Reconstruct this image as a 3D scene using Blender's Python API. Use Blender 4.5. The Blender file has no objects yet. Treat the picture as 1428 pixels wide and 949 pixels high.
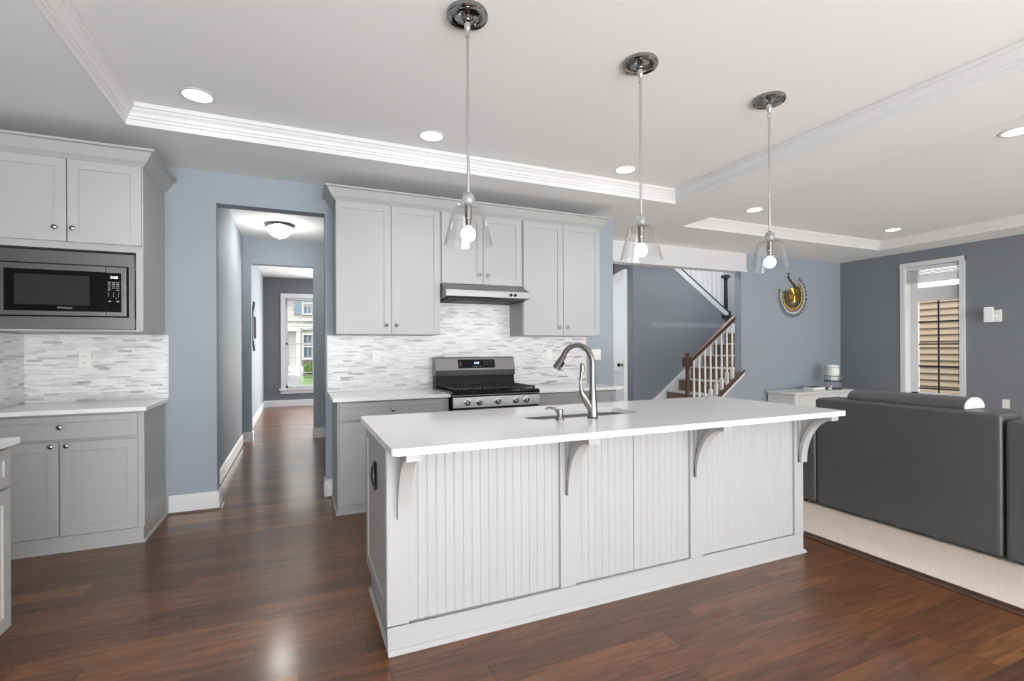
import bpy, bmesh, math, random
from mathutils import Matrix, Vector
random.seed(7)
S = bpy.context.scene
COL = S.collection
PI = math.pi

# ------------------------------------------------------------------ camera
cam = bpy.data.cameras.new('camera'); co = bpy.data.objects.new('camera', cam); COL.objects.link(co)
cam.sensor_width = 36; cam.lens = 685.44 / 1428 * 36; cam.shift_y = 11.8 / 1428; cam.clip_start = .05; cam.clip_end = 300
co.matrix_world = Matrix.Translation((0, 0, 1.29)) @ Matrix.Rotation(-0.412532, 4, 'Z') @ Matrix.Rotation(PI / 2, 4, 'X') @ Matrix.Rotation(-0.00508, 4, 'Z')
S.camera = co

# ------------------------------------------------------------------ world, lights, exposure
S.view_settings.view_transform = 'Standard'; S.view_settings.look = 'None'
S.view_settings.gamma = 1; S.view_settings.use_curve_mapping = False
S.view_settings.exposure = 0.5
W = bpy.data.worlds.new('world'); S.world = W; W.use_nodes = True
_n = W.node_tree.nodes; _l = W.node_tree.links
_tc = _n.new('ShaderNodeTexCoord'); _sp = _n.new('ShaderNodeSeparateXYZ'); _cr = _n.new('ShaderNodeValToRGB')
_l.new(_tc.outputs['Generated'], _sp.inputs[0]); _l.new(_sp.outputs[2], _cr.inputs[0]); _l.new(_cr.outputs[0], _n['Background'].inputs[0])
_e = _cr.color_ramp.elements          # overcast sky, brighter overhead
_e[0].position = 0; _e[0].color = (.22, .23, .23, 1); _e[1].position = .5; _e[1].color = (.93, .97, 1, 1)
_x = _e.new(.04); _x.color = (.4, .41, .42, 1)
_x = _e.new(.19); _x.color = (1.45, 1.5, 1.55, 1)
_n['Background'].inputs[1].default_value = 3.6

def area(name, loc, rot, sx, sy, power, color=(1, 1, 1), spread=PI):
    l = bpy.data.lights.new(name, 'AREA'); l.shape = 'RECTANGLE'; l.size = sx; l.size_y = sy; l.energy = power
    l.color = color; l.spread = spread
    o = bpy.data.objects.new(name, l); o.location = loc; o.rotation_euler = rot; COL.objects.link(o); return o
area('rear_fill', (.6, -6.8, 1.25), (PI / 2, 0, 0), 4.6, 2.3, 160, (1, 1, 1))  # added fill behind the camera; the rear wall has no patio doors
area('family_rear_fill', (6.0, -6.8, 1.25), (PI / 2, 0, 0), 4.2, 2.3, 165, (.98, .99, 1))  # added fill for the family room side, also behind the camera
area('ceiling_fill', (.4, -3.4, .1), (PI - math.radians(17), 0, 0), 4.8, 2.0, 560, (.98, .99, 1))  # added floor-level lamp aimed up to brighten the kitchen ceiling
area('family_ceiling_fill', (6.2, -3.4, .1), (PI - math.radians(17), 0, 0), 4.0, 2.0, 90, (.98, .99, 1))  # added upward lamp that lifts the family room ceiling
area('front_room_side_fill', (3.1, 10.3, 1.5), (0, PI / 2, 0), 1.8, 2.6, 32, (.95, .97, 1))  # added side lamp brightening the front room; that wall has no window
area('front_room_back_fill', (1.75, 12.3, 1.6), (-PI / 2, 0, 0), 1.7, 2.2, 150, (1, .98, .95))  # added lamp for a glow on the hall floor; no second window built
area('stairwell_fill', (6.5, 7.25, 5.1), (0, 0, 0), 2.8, .5, 170, (1, 1, 1))  # added overhead lamp that whitens the stair back wall; no skylight there
area('foyer_area', (4.0, 8.2, 1.8), (-PI / 2, 0, 0), 1.2, 1.6, 9, (1, 1, 1))  # area lamp standing in the foyer, aimed towards the kitchen
sun = bpy.data.lights.new('sun', 'SUN'); sun.energy = 1.5; sun.angle = .03; so = bpy.data.objects.new('sun', sun); COL.objects.link(so)
so.rotation_euler = (math.radians(38), 0, math.radians(-25))
def bulb_light(name, loc, power, r=.05, color=(1, .97, .92)):
    l = bpy.data.lights.new(name, 'POINT'); l.energy = power; l.shadow_soft_size = r; l.color = color
    o = bpy.data.objects.new(name, l); o.location = loc; COL.objects.link(o); return o
def spot_lamp(loc, power):
    l = bpy.data.lights.new('ceiling_spot', 'SPOT'); l.energy = power; l.spot_size = 2.2; l.spot_blend = .7; l.shadow_soft_size = .06
    l.color = (1, .98, .95)
    o = bpy.data.objects.new('ceiling_spot', l); o.location = loc; COL.objects.link(o)

# ------------------------------------------------------------------ materials
def lin(c):
    return tuple(((v / 255) / 12.92 if v / 255 <= .04045 else ((v / 255 + .055) / 1.055) ** 2.4) for v in c) + (1,)
def mat(name, c, rough=.5, metal=0, bump=0, bscale=40, var=0, vscale=6, coat=0, emit=None, es=0, spec=.5, aniso=None):
    m = bpy.data.materials.new(name); m.use_nodes = True
    n = m.node_tree.nodes; L = m.node_tree.links; b = n['Principled BSDF']
    col = lin(c)
    b.inputs['Base Color'].default_value = col; b.inputs['Roughness'].default_value = rough
    b.inputs['Metallic'].default_value = metal; b.inputs['Coat Weight'].default_value = coat
    b.inputs['Specular IOR Level'].default_value = spec
    tc = n.new('ShaderNodeTexCoord')
    if var:
        t = n.new('ShaderNodeTexNoise'); t.inputs['Scale'].default_value = vscale; t.inputs['Detail'].default_value = 4
        L.new(tc.outputs['Object'], t.inputs['Vector'])
        mx = n.new('ShaderNodeMix'); mx.data_type = 'RGBA'
        mx.inputs[6].default_value = tuple(v * (1 - var) for v in col[:3]) + (1,)
        mx.inputs[7].default_value = tuple(min(1, v * (1 + var)) for v in col[:3]) + (1,)
        L.new(t.outputs['Fac'], mx.inputs[0]); L.new(mx.outputs[2], b.inputs['Base Color'])
    if bump:
        t = n.new('ShaderNodeTexNoise'); t.inputs['Scale'].default_value = bscale; t.inputs['Detail'].default_value = 3
        if aniso:
            mp = n.new('ShaderNodeMapping'); mp.inputs['Scale'].default_value = aniso
            L.new(tc.outputs['Object'], mp.inputs['Vector']); L.new(mp.outputs[0], t.inputs['Vector'])
        else: L.new(tc.outputs['Object'], t.inputs['Vector'])
        bp = n.new('ShaderNodeBump'); bp.inputs['Strength'].default_value = bump; bp.inputs['Distance'].default_value = .01
        L.new(t.outputs['Fac'], bp.inputs['Height']); L.new(bp.outputs[0], b.inputs['Normal'])
    if emit:
        b.inputs['Emission Color'].default_value = lin(emit); b.inputs['Emission Strength'].default_value = es
    return m
def glass(name, tint=(255, 255, 255), strength=.55, base=.04, power=3):
    m = bpy.data.materials.new(name); m.use_nodes = True
    n = m.node_tree.nodes; L = m.node_tree.links; n.remove(n['Principled BSDF'])
    tr = n.new('ShaderNodeBsdfTransparent'); tr.inputs[0].default_value = lin(tint)
    gl = n.new('ShaderNodeBsdfGlossy'); gl.inputs['Roughness'].default_value = .03
    lw = n.new('ShaderNodeLayerWeight'); lw.inputs[0].default_value = .5
    p = n.new('ShaderNodeMath'); p.operation = 'POWER'; p.inputs[1].default_value = power
    q = n.new('ShaderNodeMath'); q.operation = 'MULTIPLY_ADD'; q.inputs[1].default_value = strength; q.inputs[2].default_value = base
    mx = n.new('ShaderNodeMixShader')
    L.new(lw.outputs['Facing'], p.inputs[0]); L.new(p.outputs[0], q.inputs[0]); L.new(q.outputs[0], mx.inputs[0])
    L.new(tr.outputs[0], mx.inputs[1]); L.new(gl.outputs[0], mx.inputs[2]); L.new(mx.outputs[0], n['Material Output'].inputs[0])
    return m
def nodes_floor():
    m = bpy.data.materials.new('hardwood'); m.use_nodes = True
    n = m.node_tree.nodes; L = m.node_tree.links; b = n['Principled BSDF']
    def math_(op, a, bb=None, c=None):
        x = n.new('ShaderNodeMath'); x.operation = op
        for i, v in enumerate((a, bb, c)):
            if v is None: continue
            if isinstance(v, (int, float)): x.inputs[i].default_value = v
            else: L.new(v, x.inputs[i])
        return x.outputs[0]
    tc = n.new('ShaderNodeTexCoord'); sp = n.new('ShaderNodeSeparateXYZ'); L.new(tc.outputs['Object'], sp.inputs[0])
    X, Y = sp.outputs[0], sp.outputs[1]
    yr = math_('DIVIDE', Y, .127); row = math_('FLOOR', yr); fy = math_('FRACT', yr)
    wn = n.new('ShaderNodeTexWhiteNoise'); wn.noise_dimensions = '1D'; L.new(row, wn.inputs['W'])
    xo = math_('MULTIPLY_ADD', wn.outputs['Value'], 7.3, X); xr = math_('DIVIDE', xo, 1.05); colx = math_('FLOOR', xr); fx = math_('FRACT', xr)
    cv = n.new('ShaderNodeCombineXYZ'); L.new(row, cv.inputs[0]); L.new(colx, cv.inputs[1])
    w2 = n.new('ShaderNodeTexWhiteNoise'); w2.noise_dimensions = '3D'; L.new(cv.outputs[0], w2.inputs['Vector'])
    # grain, shifted per board
    sv = n.new('ShaderNodeCombineXYZ'); L.new(math_('MULTIPLY', X, 1.6), sv.inputs[0])
    L.new(math_('MULTIPLY', Y, 15.0), sv.inputs[1]); L.new(math_('MULTIPLY', w2.outputs['Value'], 50.0), sv.inputs[2])
    g = n.new('ShaderNodeTexNoise'); g.inputs['Scale'].default_value = 1.6; g.inputs['Detail'].default_value = 7; g.inputs['Distortion'].default_value = 1.2
    L.new(sv.outputs[0], g.inputs['Vector'])
    rp = n.new('ShaderNodeValToRGB'); L.new(w2.outputs['Value'], rp.inputs[0])
    e = rp.color_ramp.elements
    e[0].position = 0; e[0].color = lin((92, 57, 35)); e[1].position = 1; e[1].color = lin((132, 88, 52))
    x = e.new(.35); x.color = lin((104, 65, 39)); x = e.new(.7); x.color = lin((116, 74, 45))
    mx = n.new('ShaderNodeMix'); mx.data_type = 'RGBA'; mx.blend_type = 'MULTIPLY'; mx.inputs[0].default_value = 1.0
    L.new(rp.outputs[0], mx.inputs[6])
    gr = n.new('ShaderNodeValToRGB'); gr.color_ramp.elements[0].position = .3; gr.color_ramp.elements[0].color = (.5, .48, .45, 1)
    gr.color_ramp.elements[1].position = .7; gr.color_ramp.elements[1].color = (1.25, 1.2, 1.12, 1)
    L.new(g.outputs['Fac'], gr.inputs[0]); L.new(gr.outputs[0], mx.inputs[7])
    # seams
    s1 = math_('LESS_THAN', fy, .018); s2 = math_('LESS_THAN', fx, .003); sm = math_('MAXIMUM', s1, s2)
    m2 = n.new('ShaderNodeMix'); m2.data_type = 'RGBA'; L.new(math_('MULTIPLY', sm, .85), m2.inputs[0]); L.new(mx.outputs[2], m2.inputs[6])
    m2.inputs[7].default_value = lin((35, 20, 16)); L.new(m2.outputs[2], b.inputs['Base Color'])
    b.inputs['Roughness'].default_value = .4; b.inputs['Specular IOR Level'].default_value = .3
    b.inputs['Coat Weight'].default_value = .6; b.inputs['Coat Roughness'].default_value = .17; b.inputs['Coat IOR'].default_value = 1.5
    wv = n.new('ShaderNodeTexNoise'); wv.inputs['Scale'].default_value = 5; wv.inputs['Detail'].default_value = 3
    mp = n.new('ShaderNodeMapping'); mp.inputs['Scale'].default_value = (.6, 3.2, 1); L.new(tc.outputs['Object'], mp.inputs[0]); L.new(mp.outputs[0], wv.inputs['Vector'])
    h = math_('SUBTRACT', math_('MULTIPLY_ADD', g.outputs['Fac'], .12, wv.outputs['Fac']), math_('MULTIPLY', sm, .5))
    bp = n.new('ShaderNodeBump'); bp.inputs['Strength'].default_value = .09; bp.inputs['Distance'].default_value = .012
    L.new(h, bp.inputs['Height']); L.new(bp.outputs[0], b.inputs['Normal'])
    return m
def nodes_tile(axis):
    m = bpy.data.materials.new('marble_mosaic_' + axis); m.use_nodes = True
    n = m.node_tree.nodes; L = m.node_tree.links; b = n['Principled BSDF']
    def math_(op, a, bb=None, c=None):
        x = n.new('ShaderNodeMath'); x.operation = op
        for i, v in enumerate((a, bb, c)):
            if v is None: continue
            if isinstance(v, (int, float)): x.inputs[i].default_value = v
            else: L.new(v, x.inputs[i])
        return x.outputs[0]
    tc = n.new('ShaderNodeTexCoord'); sp = n.new('ShaderNodeSeparateXYZ'); L.new(tc.outputs['Object'], sp.inputs[0])
    U = sp.outputs[0] if axis == 'x' else sp.outputs[1]; Z = sp.outputs[2]
    zr = math_('DIVIDE', Z, .0165); row = math_('FLOOR', zr); fz = math_('FRACT', zr)
    wn = n.new('ShaderNodeTexWhiteNoise'); wn.noise_dimensions = '1D'; L.new(row, wn.inputs['W'])
    w3 = n.new('ShaderNodeTexWhiteNoise'); w3.noise_dimensions = '1D'; L.new(math_('ADD', row, 77.7), w3.inputs['W'])
    ln = math_('MULTIPLY_ADD', w3.outputs['Value'], .09, .07)
    ur = math_('DIVIDE', math_('ADD', U, wn.outputs['Value']), ln); cl = math_('FLOOR', ur); fu = math_('FRACT', ur)
    cv = n.new('ShaderNodeCombineXYZ'); L.new(row, cv.inputs[0]); L.new(cl, cv.inputs[1])
    w2 = n.new('ShaderNodeTexWhiteNoise'); w2.noise_dimensions = '3D'; L.new(cv.outputs[0], w2.inputs['Vector'])
    rp = n.new('ShaderNodeValToRGB'); L.new(w2.outputs['Value'], rp.inputs[0]); e = rp.color_ramp.elements
    e[0].position = 0; e[0].color = lin((236, 235, 234)); e[1].position = 1; e[1].color = lin((168, 166, 166))
    x = e.new(.5); x.color = lin((230, 229, 228)); x = e.new(.8); x.color = lin((219, 217, 216)); x = e.new(.94); x.color = lin((196, 194, 194))
    # veins along the strip
    mp = n.new('ShaderNodeMapping'); mp.inputs['Scale'].default_value = (7, 7, 60); L.new(tc.outputs['Object'], mp.inputs[0])
    v = n.new('ShaderNodeTexNoise'); v.inputs['Scale'].default_value = 1; v.inputs['Detail'].default_value = 5; v.inputs['Distortion'].default_value = .8
    L.new(mp.outputs[0], v.inputs['Vector'])
    vr = n.new('ShaderNodeValToRGB'); vr.color_ramp.elements[0].position = .27; vr.color_ramp.elements[0].color = lin((165, 160, 160))
    vr.color_ramp.elements[1].position = .48; vr.color_ramp.elements[1].color = (1, 1, 1, 1); L.new(v.outputs['Fac'], vr.inputs[0])
    mx = n.new('ShaderNodeMix'); mx.data_type = 'RGBA'; mx.blend_type = 'MULTIPLY'; mx.inputs[0].default_value = .6
    L.new(rp.outputs[0], mx.inputs[6]); L.new(vr.outputs[0], mx.inputs[7])
    sm = math_('MAXIMUM', math_('LESS_THAN', fz, .09), math_('LESS_THAN', math_('MULTIPLY', fu, ln), .0015))
    m2 = n.new('ShaderNodeMix'); m2.data_type = 'RGBA'; L.new(sm, m2.inputs[0]); L.new(mx.outputs[2], m2.inputs[6]); m2.inputs[7].default_value = lin((214, 213, 212))
    L.new(m2.outputs[2], b.inputs['Base Color']); b.inputs['Roughness'].default_value = .3
    bp = n.new('ShaderNodeBump'); bp.inputs['Strength'].default_value = .25; bp.inputs['Distance'].default_value = .002
    L.new(math_('SUBTRACT', w2.outputs['Value'], sm), bp.inputs['Height']); L.new(bp.outputs[0], b.inputs['Normal'])
    return m
def nodes_leaf(name, a, c):
    m = mat(name, a, .7, var=.5, vscale=9)
    return m
M = {}
M['floor'] = nodes_floor()
M['tile'] = nodes_tile('x'); M['tile_y'] = nodes_tile('y')
M['cab'] = mat('cabinet_paint', (172, 172, 171), .42, bump=.02, bscale=90)
M['wall'] = mat('blue_grey_paint', (154, 162, 170), .72, bump=.04, bscale=220, var=.02)
M['wall_d'] = mat('slate_grey_wall', (122, 126, 132), .6, bump=.04, bscale=220, var=.02)  # darker grey for the right, stair and foyer walls
M['wall_f'] = mat('taupe_grey_paint', (112, 111, 117), .6, bump=.04, bscale=220, var=.02)
M['ceil'] = mat('ceiling_paint', (232, 233, 233), .8, bump=.03, bscale=150)
M['trim'] = mat('white_trim_paint', (218, 218, 218), .4, bump=.01, bscale=60)
M['quartz'] = mat('white_quartz', (236, 236, 236), .16, var=.02, vscale=30, coat=.2)
M['steel'] = mat('brushed_steel', (138, 138, 138), .3, 1, bump=.05, bscale=30, aniso=(1, 1, 40))
M['steel_v'] = mat('brushed_steel_dark', (125, 124, 123), .3, 1, bump=.05, bscale=30, aniso=(1, 1, 40))
M['steel_b'] = mat('basin_steel', (160, 160, 160), .4, 1, bump=.05, bscale=30)
M['knobm'] = mat('polished_knob_steel', (215, 215, 215), .25, 1, var=.02)
M['nickel'] = mat('satin_nickel', (148, 145, 142), .24, 1, var=.03)
M['chrome_d'] = mat('dark_chrome', (150, 149, 149), .08, 1, var=.02)
M['chrome'] = mat('chrome', (200, 200, 200), .06, 1, var=.02)
M['black'] = mat('black_enamel', (9, 9, 10), .2, var=.1, spec=.2)
M['blackg'] = mat('black_glass', (7, 7, 8), .12, var=.1, spec=.22)
M['screen'] = mat('oven_window_glass', (44, 44, 45), .2, spec=.25, var=.15, vscale=3)
M['iron'] = mat('cast_iron', (34, 34, 35), .5, bump=.1, bscale=200)
M['leather'] = mat('charcoal_leather', (76, 76, 77), .42, bump=.1, bscale=160, var=.06)
M['carpet'] = mat('beige_carpet', (234, 219, 206), .95, bump=1.0, bscale=130, var=.22, vscale=90)
M['carpet_b'] = mat('brown_stair_carpet', (138, 116, 100), .95, bump=.5, bscale=240, var=.15, vscale=60)
M['dwood'] = mat('stained_walnut', (70, 42, 30), .3, var=.3, vscale=14, coat=.3)
M['ebony'] = mat('espresso_stain', (22, 17, 15), .3, var=.2, coat=.3)
M['white'] = mat('white_plastic', (238, 238, 236), .35, var=.01)
M['plate'] = mat('ivory_wall_plate', (236, 234, 230), .35, var=.01)
M['candle'] = mat('white_ceramic', (240, 240, 238), .4, var=.02)
M['gold'] = mat('polished_gold', (212, 172, 84), .25, 1, var=.1)
M['antq'] = mat('antique_bronze', (110, 92, 68), .35, 1, var=.2)
M['gem'] = mat('smoky_glass_bead', (120, 124, 128), .12, .4, var=.3)
M['gemw'] = mat('pearl_bead', (212, 212, 214), .15, .2, var=.1)
M['glow'] = mat('lit_bulb', (255, 255, 255), .5, emit=(255, 246, 232), es=7, var=.001)
M['can'] = mat('lit_diffuser', (255, 255, 255), .5, emit=(255, 252, 246), es=7, var=.001)
M['bowl'] = mat('frosted_lit_glass', (250, 250, 250), .5, emit=(255, 250, 240), es=2.3, var=.001)
M['digit'] = mat('lit_digits', (255, 255, 255), .5, emit=(235, 245, 255), es=1.0, var=.001)
M['digitb'] = mat('lit_blue_digits', (200, 230, 255), .5, emit=(170, 215, 255), es=1.3, var=.001)
M['ink'] = mat('printed_legend', (170, 170, 172), .5, var=.01)
M['glassw'] = glass('window_glass', strength=.35, base=.02)
M['glassp'] = glass('pendant_glass', (252, 252, 252), .8, .012, 3.4)
M['siding'] = mat('beige_vinyl_siding', (140, 122, 102), .8, var=.05, vscale=2)
M['siding_w'] = mat('cream_siding', (138, 134, 127), .7, var=.04, vscale=1)
M['stone'] = mat('stacked_stone', (84, 75, 67), .9, bump=.8, bscale=5, var=.35, vscale=5)
M['shutter'] = mat('blue_grey_shutter', (76, 96, 108), .6, var=.05)
M['hglass'] = mat('dark_house_glass', (66, 76, 82), .15, var=.3, vscale=1.5)
M['leaf'] = nodes_leaf('yellow_green_leaves', (74, 92, 34), None)
M['leaf_d'] = nodes_leaf('dark_green_leaves', (52, 66, 44), None)
M['lawn'] = mat('lawn_grass', (62, 84, 38), .95, bump=.8, bscale=30, var=.3, vscale=3)
M['asphalt'] = mat('grey_asphalt', (70, 70, 72), .9, bump=.3, bscale=60, var=.1)
M['blind'] = mat('white_blind_slats', (214, 215, 216), .5, var=.03)
M['antqn'] = mat('dark_nickel', (70, 66, 62), .25, 1, var=.1)
M['mirror'] = mat('silvered_mirror', (225, 228, 230), .03, 1, var=.005)
M['htrim'] = mat('greyed_white_trim', (170, 170, 168), .6, var=.02)  # evenly greyed white for the townhouse trim
M['dark'] = mat('dark_line', (30, 30, 31), .6, var=.05)
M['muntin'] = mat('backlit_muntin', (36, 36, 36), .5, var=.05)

# ------------------------------------------------------------------ mesh helpers
class MB:
    def __init__(s, xf=None): s.bm = bmesh.new(); s.xf = xf or Matrix()
    def vs(s, pts): return [s.bm.verts.new(s.xf @ Vector(p)) for p in pts]
    def face(s, v):
        try: return s.bm.faces.new(v)
        except ValueError: return None
    def box(s, x0, x1, y0, y1, z0, z1):
        if x0 > x1: x0, x1 = x1, x0
        if y0 > y1: y0, y1 = y1, y0
        if z0 > z1: z0, z1 = z1, z0
        v = s.vs([(x0, y0, z0), (x1, y0, z0), (x1, y1, z0), (x0, y1, z0), (x0, y0, z1), (x1, y0, z1), (x1, y1, z1), (x0, y1, z1)])
        for f in ((0, 3, 2, 1), (4, 5, 6, 7), (0, 1, 5, 4), (1, 2, 6, 5), (2, 3, 7, 6), (3, 0, 4, 7)): s.face([v[i] for i in f])
        return s
    def prism(s, poly, axis, a, b):
        def P(p, t):
            return {'x': (t, p[0], p[1]), 'y': (p[0], t, p[1]), 'z': (p[0], p[1], t)}[axis]
        A = s.vs([P(p, a) for p in poly]); B = s.vs([P(p, b) for p in poly]); n = len(poly)
        s.face(A); s.face(B[::-1])
        for i in range(n): s.face([A[i], B[i], B[(i + 1) % n], A[(i + 1) % n]])
        return s
    def lathe(s, prof, c=(0, 0, 0), axis='z', seg=28, caps=True):
        rings = []
        for r, h in prof:
            ring = []
            for i in range(seg):
                t = 2 * PI * i / seg; u, w = r * math.cos(t), r * math.sin(t)
                p = {'z': (u, w, h), 'y': (u, h, w), 'x': (h, u, w)}[axis]
                ring.append((c[0] + p[0], c[1] + p[1], c[2] + p[2]))
            rings.append(s.vs(ring))
        for a, b in zip(rings, rings[1:]):
            for i in range(seg): s.face([a[i], a[(i + 1) % seg], b[(i + 1) % seg], b[i]])
        if caps:
            if prof[0][0] > 1e-5: s.face(rings[0][::-1])
            if prof[-1][0] > 1e-5: s.face(rings[-1])
        return s
    def cyl(s, r, c0, c1, seg=16): return s.tube([c0, c1], [r, r], seg)
    def tube(s, pts, rad, seg=14):
        pts = [Vector(p) for p in pts]
        if isinstance(rad, (int, float)): rad = [rad] * len(pts)
        rings = []; up = None
        for i, p in enumerate(pts):
            d = (pts[min(i + 1, len(pts) - 1)] - pts[max(i - 1, 0)]).normalized()
            if up is None:
                up = Vector((0, 0, 1)) if abs(d.z) < .9 else Vector((1, 0, 0))
            a = d.cross(up).normalized(); b = a.cross(d).normalized(); up = b
            rings.append(s.vs([tuple(p + (a * math.cos(2 * PI * k / seg) + b * math.sin(2 * PI * k / seg)) * rad[i]) for k in range(seg)]))
        for a, b in zip(rings, rings[1:]):
            for i in range(seg): s.face([a[i], a[(i + 1) % seg], b[(i + 1) % seg], b[i]])
        s.face(rings[0][::-1]); s.face(rings[-1]); return s
    def sweep(s, prof, path, z, closed=False):
        """profile (out, up) along a plan path; out is to the LEFT of travel"""
        n = len(path); P = [Vector(p) for p in path]; rings = []
        for i in range(n):
            if closed or 0 < i < n - 1:
                d0 = (P[i] - P[i - 1]).normalized(); d1 = (P[(i + 1) % n] - P[i]).normalized()
            elif i == 0: d0 = d1 = (P[1] - P[0]).normalized()
            else: d0 = d1 = (P[-1] - P[-2]).normalized()
            n0 = Vector((-d0.y, d0.x)); n1 = Vector((-d1.y, d1.x)); m = (n0 + n1); m = m / max(.2, m.dot(n0)) if m.length > 1e-6 else n0
            rings.append(s.vs([(P[i].x + m.x * o, P[i].y + m.y * o, z + u) for o, u in prof]))
        k = len(prof)
        for i in range(n if closed else n - 1):
            a, b = rings[i], rings[(i + 1) % n]
            for j in range(k): s.face([a[j], a[(j + 1) % k], b[(j + 1) % k], b[j]])
        if not closed: s.face(rings[0][::-1]); s.face(rings[-1])
        return s
    def sphere(s, c, r, sz=(1, 1, 1), seg=16, rings=10):
        prof = [(max(1e-6, math.sin(PI * i / rings)), -math.cos(PI * i / rings)) for i in range(rings + 1)]
        R = []
        for pr, ph in prof:
            R.append(s.vs([(c[0] + r * sz[0] * pr * math.cos(2 * PI * k / seg), c[1] + r * sz[1] * pr * math.sin(2 * PI * k / seg), c[2] + r * sz[2] * ph) for k in range(seg)]))
        for a, b in zip(R, R[1:]):
            for i in range(seg): s.face([a[i], a[(i + 1) % seg], b[(i + 1) % seg], b[i]])
        return s
    def shaker(s, x0, x1, z0, z1, yf, st=.058, th=.02, rec=.008):
        """recessed-panel door facing -Y, its face at yf"""
        s.box(x0 + st - .002, x1 - st + .002, yf + rec, yf + th, z0 + st - .002, z1 - st + .002)
        s.box(x0, x0 + st, yf, yf + th, z0, z1); s.box(x1 - st, x1, yf, yf + th, z0, z1)
        s.box(x0 + st, x1 - st, yf, yf + th, z0, z0 + st); s.box(x0 + st, x1 - st, yf, yf + th, z1 - st, z1)
        return s
    def build(s, name, m, parent=None, bevel=0, smooth=False, seg=2):
        bmesh.ops.remove_doubles(s.bm, verts=s.bm.verts, dist=1e-5)
        bmesh.ops.recalc_face_normals(s.bm, faces=s.bm.faces)
        off = world_loc(parent) if parent else Vector()
        if off.length: bmesh.ops.translate(s.bm, verts=s.bm.verts, vec=-off)
        me = bpy.data.meshes.new(name); s.bm.to_mesh(me); s.bm.free()
        me.materials.append(M[m] if isinstance(m, str) else m)
        o = bpy.data.objects.new(name, me); COL.objects.link(o)
        if parent: o.parent = parent
        if smooth:
            me.polygons.foreach_set('use_smooth', [True] * len(me.polygons))
            me.set_sharp_from_angle(angle=math.radians(38))
        if bevel:
            bv = o.modifiers.new('bevel', 'BEVEL'); bv.width = bevel; bv.segments = seg; bv.limit_method = 'ANGLE'; bv.angle_limit = math.radians(35)
        return o
def world_loc(o):
    v = Vector()
    while o: v += Vector(o.location); o = o.parent
    return v
def thing(name, label, cat, loc=(0, 0, 0), group=None):
    o = bpy.data.objects.new(name, None); COL.objects.link(o); o.location = loc; o.empty_display_size = .1
    return tag(o, label, cat, group)
def tag(o, label, cat, group=None):
    o['label'] = label; o['category'] = cat
    if group: o['group'] = group
    return o
def struct(o): o['kind'] = 'structure'; return o
def dup(root, loc, label=None):
    r = root.copy(); COL.objects.link(r); r.location = loc
    if label: r['label'] = label
    for ch in list(root.children):
        c = ch.copy(); COL.objects.link(c); c.parent = r
        for g in ch.children:
            d = g.copy(); COL.objects.link(d); d.parent = c
    return r
def text(name, body, loc, size, m, parent, rot=(PI / 2, 0, 0), align='CENTER'):
    c = bpy.data.curves.new(name, 'FONT'); c.body = body; c.size = size; c.extrude = .0004; c.align_x = align; c.align_y = 'CENTER'
    c.materials.append(M[m]); tmp = bpy.data.objects.new(name, c); COL.objects.link(tmp)
    me = bpy.data.meshes.new_from_object(tmp.evaluated_get(bpy.context.evaluated_depsgraph_get())); bpy.data.objects.remove(tmp)
    o = bpy.data.objects.new(name, me); COL.objects.link(o); o.rotation_euler = rot
    o.location = Vector(loc) - (world_loc(parent) if parent else Vector()); o.parent = parent; return o

YW = 4.64; ZC = 2.74; ZU = 2.87; XL = -1.80; XR = 8.60; YB = -7.0

# ------------------------------------------------------------------ STRUCTURE
struct(MB().box(XL - .2, 3.22, YB, 12.6, -.1, 0).box(3.22, 8.8, 5.5, 9, -.1, 0).build('floor', 'floor'))
carpet = MB().box(3.22, XR + .1, YB, 5.5, -.1, .012).build('floor_carpet', 'carpet'); struct(carpet)
struct(MB().prism([(3.165, 0), (3.165, .006), (3.18, .014), (3.215, .018), (3.235, .014), (3.235, 0)], 'y', YB, 5.5).build('trim_1', 'dwood'))
# ceiling with the two trays
TK = (-1.0, 3.5, -1.6, 3.87); TF = (4.2, 8.0, -1.6, 4.55)
c = MB()
for b in ((XL - .1, TK[0], YB, YW + .1), (TK[0], TK[1], YB, TK[2]), (TK[0], TK[1], TK[3], YW + .1), (TK[1], TF[0], YB, 5.64), (TF[0], TF[1], YB, TF[2]),
          (TF[0], TF[1], TF[3], 5.64), (TF[1], XR + .2, YB, 5.64), (3.28, TK[1], YW + .1, 5.64)):
    c.box(b[0], b[1], b[2], b[3], ZC, ZU)
c.box(XL - .1, XR + .2, YB, 5.5, ZU, ZU + .08)
struct(c.build('ceiling', 'ceil'))
struct(MB().box(-.85, 1.1, YW + .14, 7.9, 2.87, 2.95).build('ceiling_hall', 'ceil'))
struct(MB().box(-.85, 3.4, 7.9, 12.6, 2.95, 3.05).build('ceiling_front_room', 'ceil'))
struct(MB().box(3.2, 4.95, 5.64, 9, 2.87, 2.95).box(4.95, 8.4, 5.64, 7.8, 5.2, 5.3).build('ceiling_foyer', 'ceil'))
CR = [(0, 0), (.006, 0), (.008, .035), (.016, .038), (.018, .052), (.026, .055), (.034, .074), (.05, .092), (.054, .1), (.064, .104), (.066, .13), (0, .13)]
for i, T in enumerate((TK, TF)):
    struct(MB().sweep(CR, [(T[0], T[2]), (T[1], T[2]), (T[1], T[3]), (T[0], T[3])], ZC - .002, True).build('trim_%d' % (i + 2), 'trim'))
struct(MB().box(XL - .14, XR + .2, YB - .1, YB, 0, ZC).build('wall_rear', 'wall'))
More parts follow.
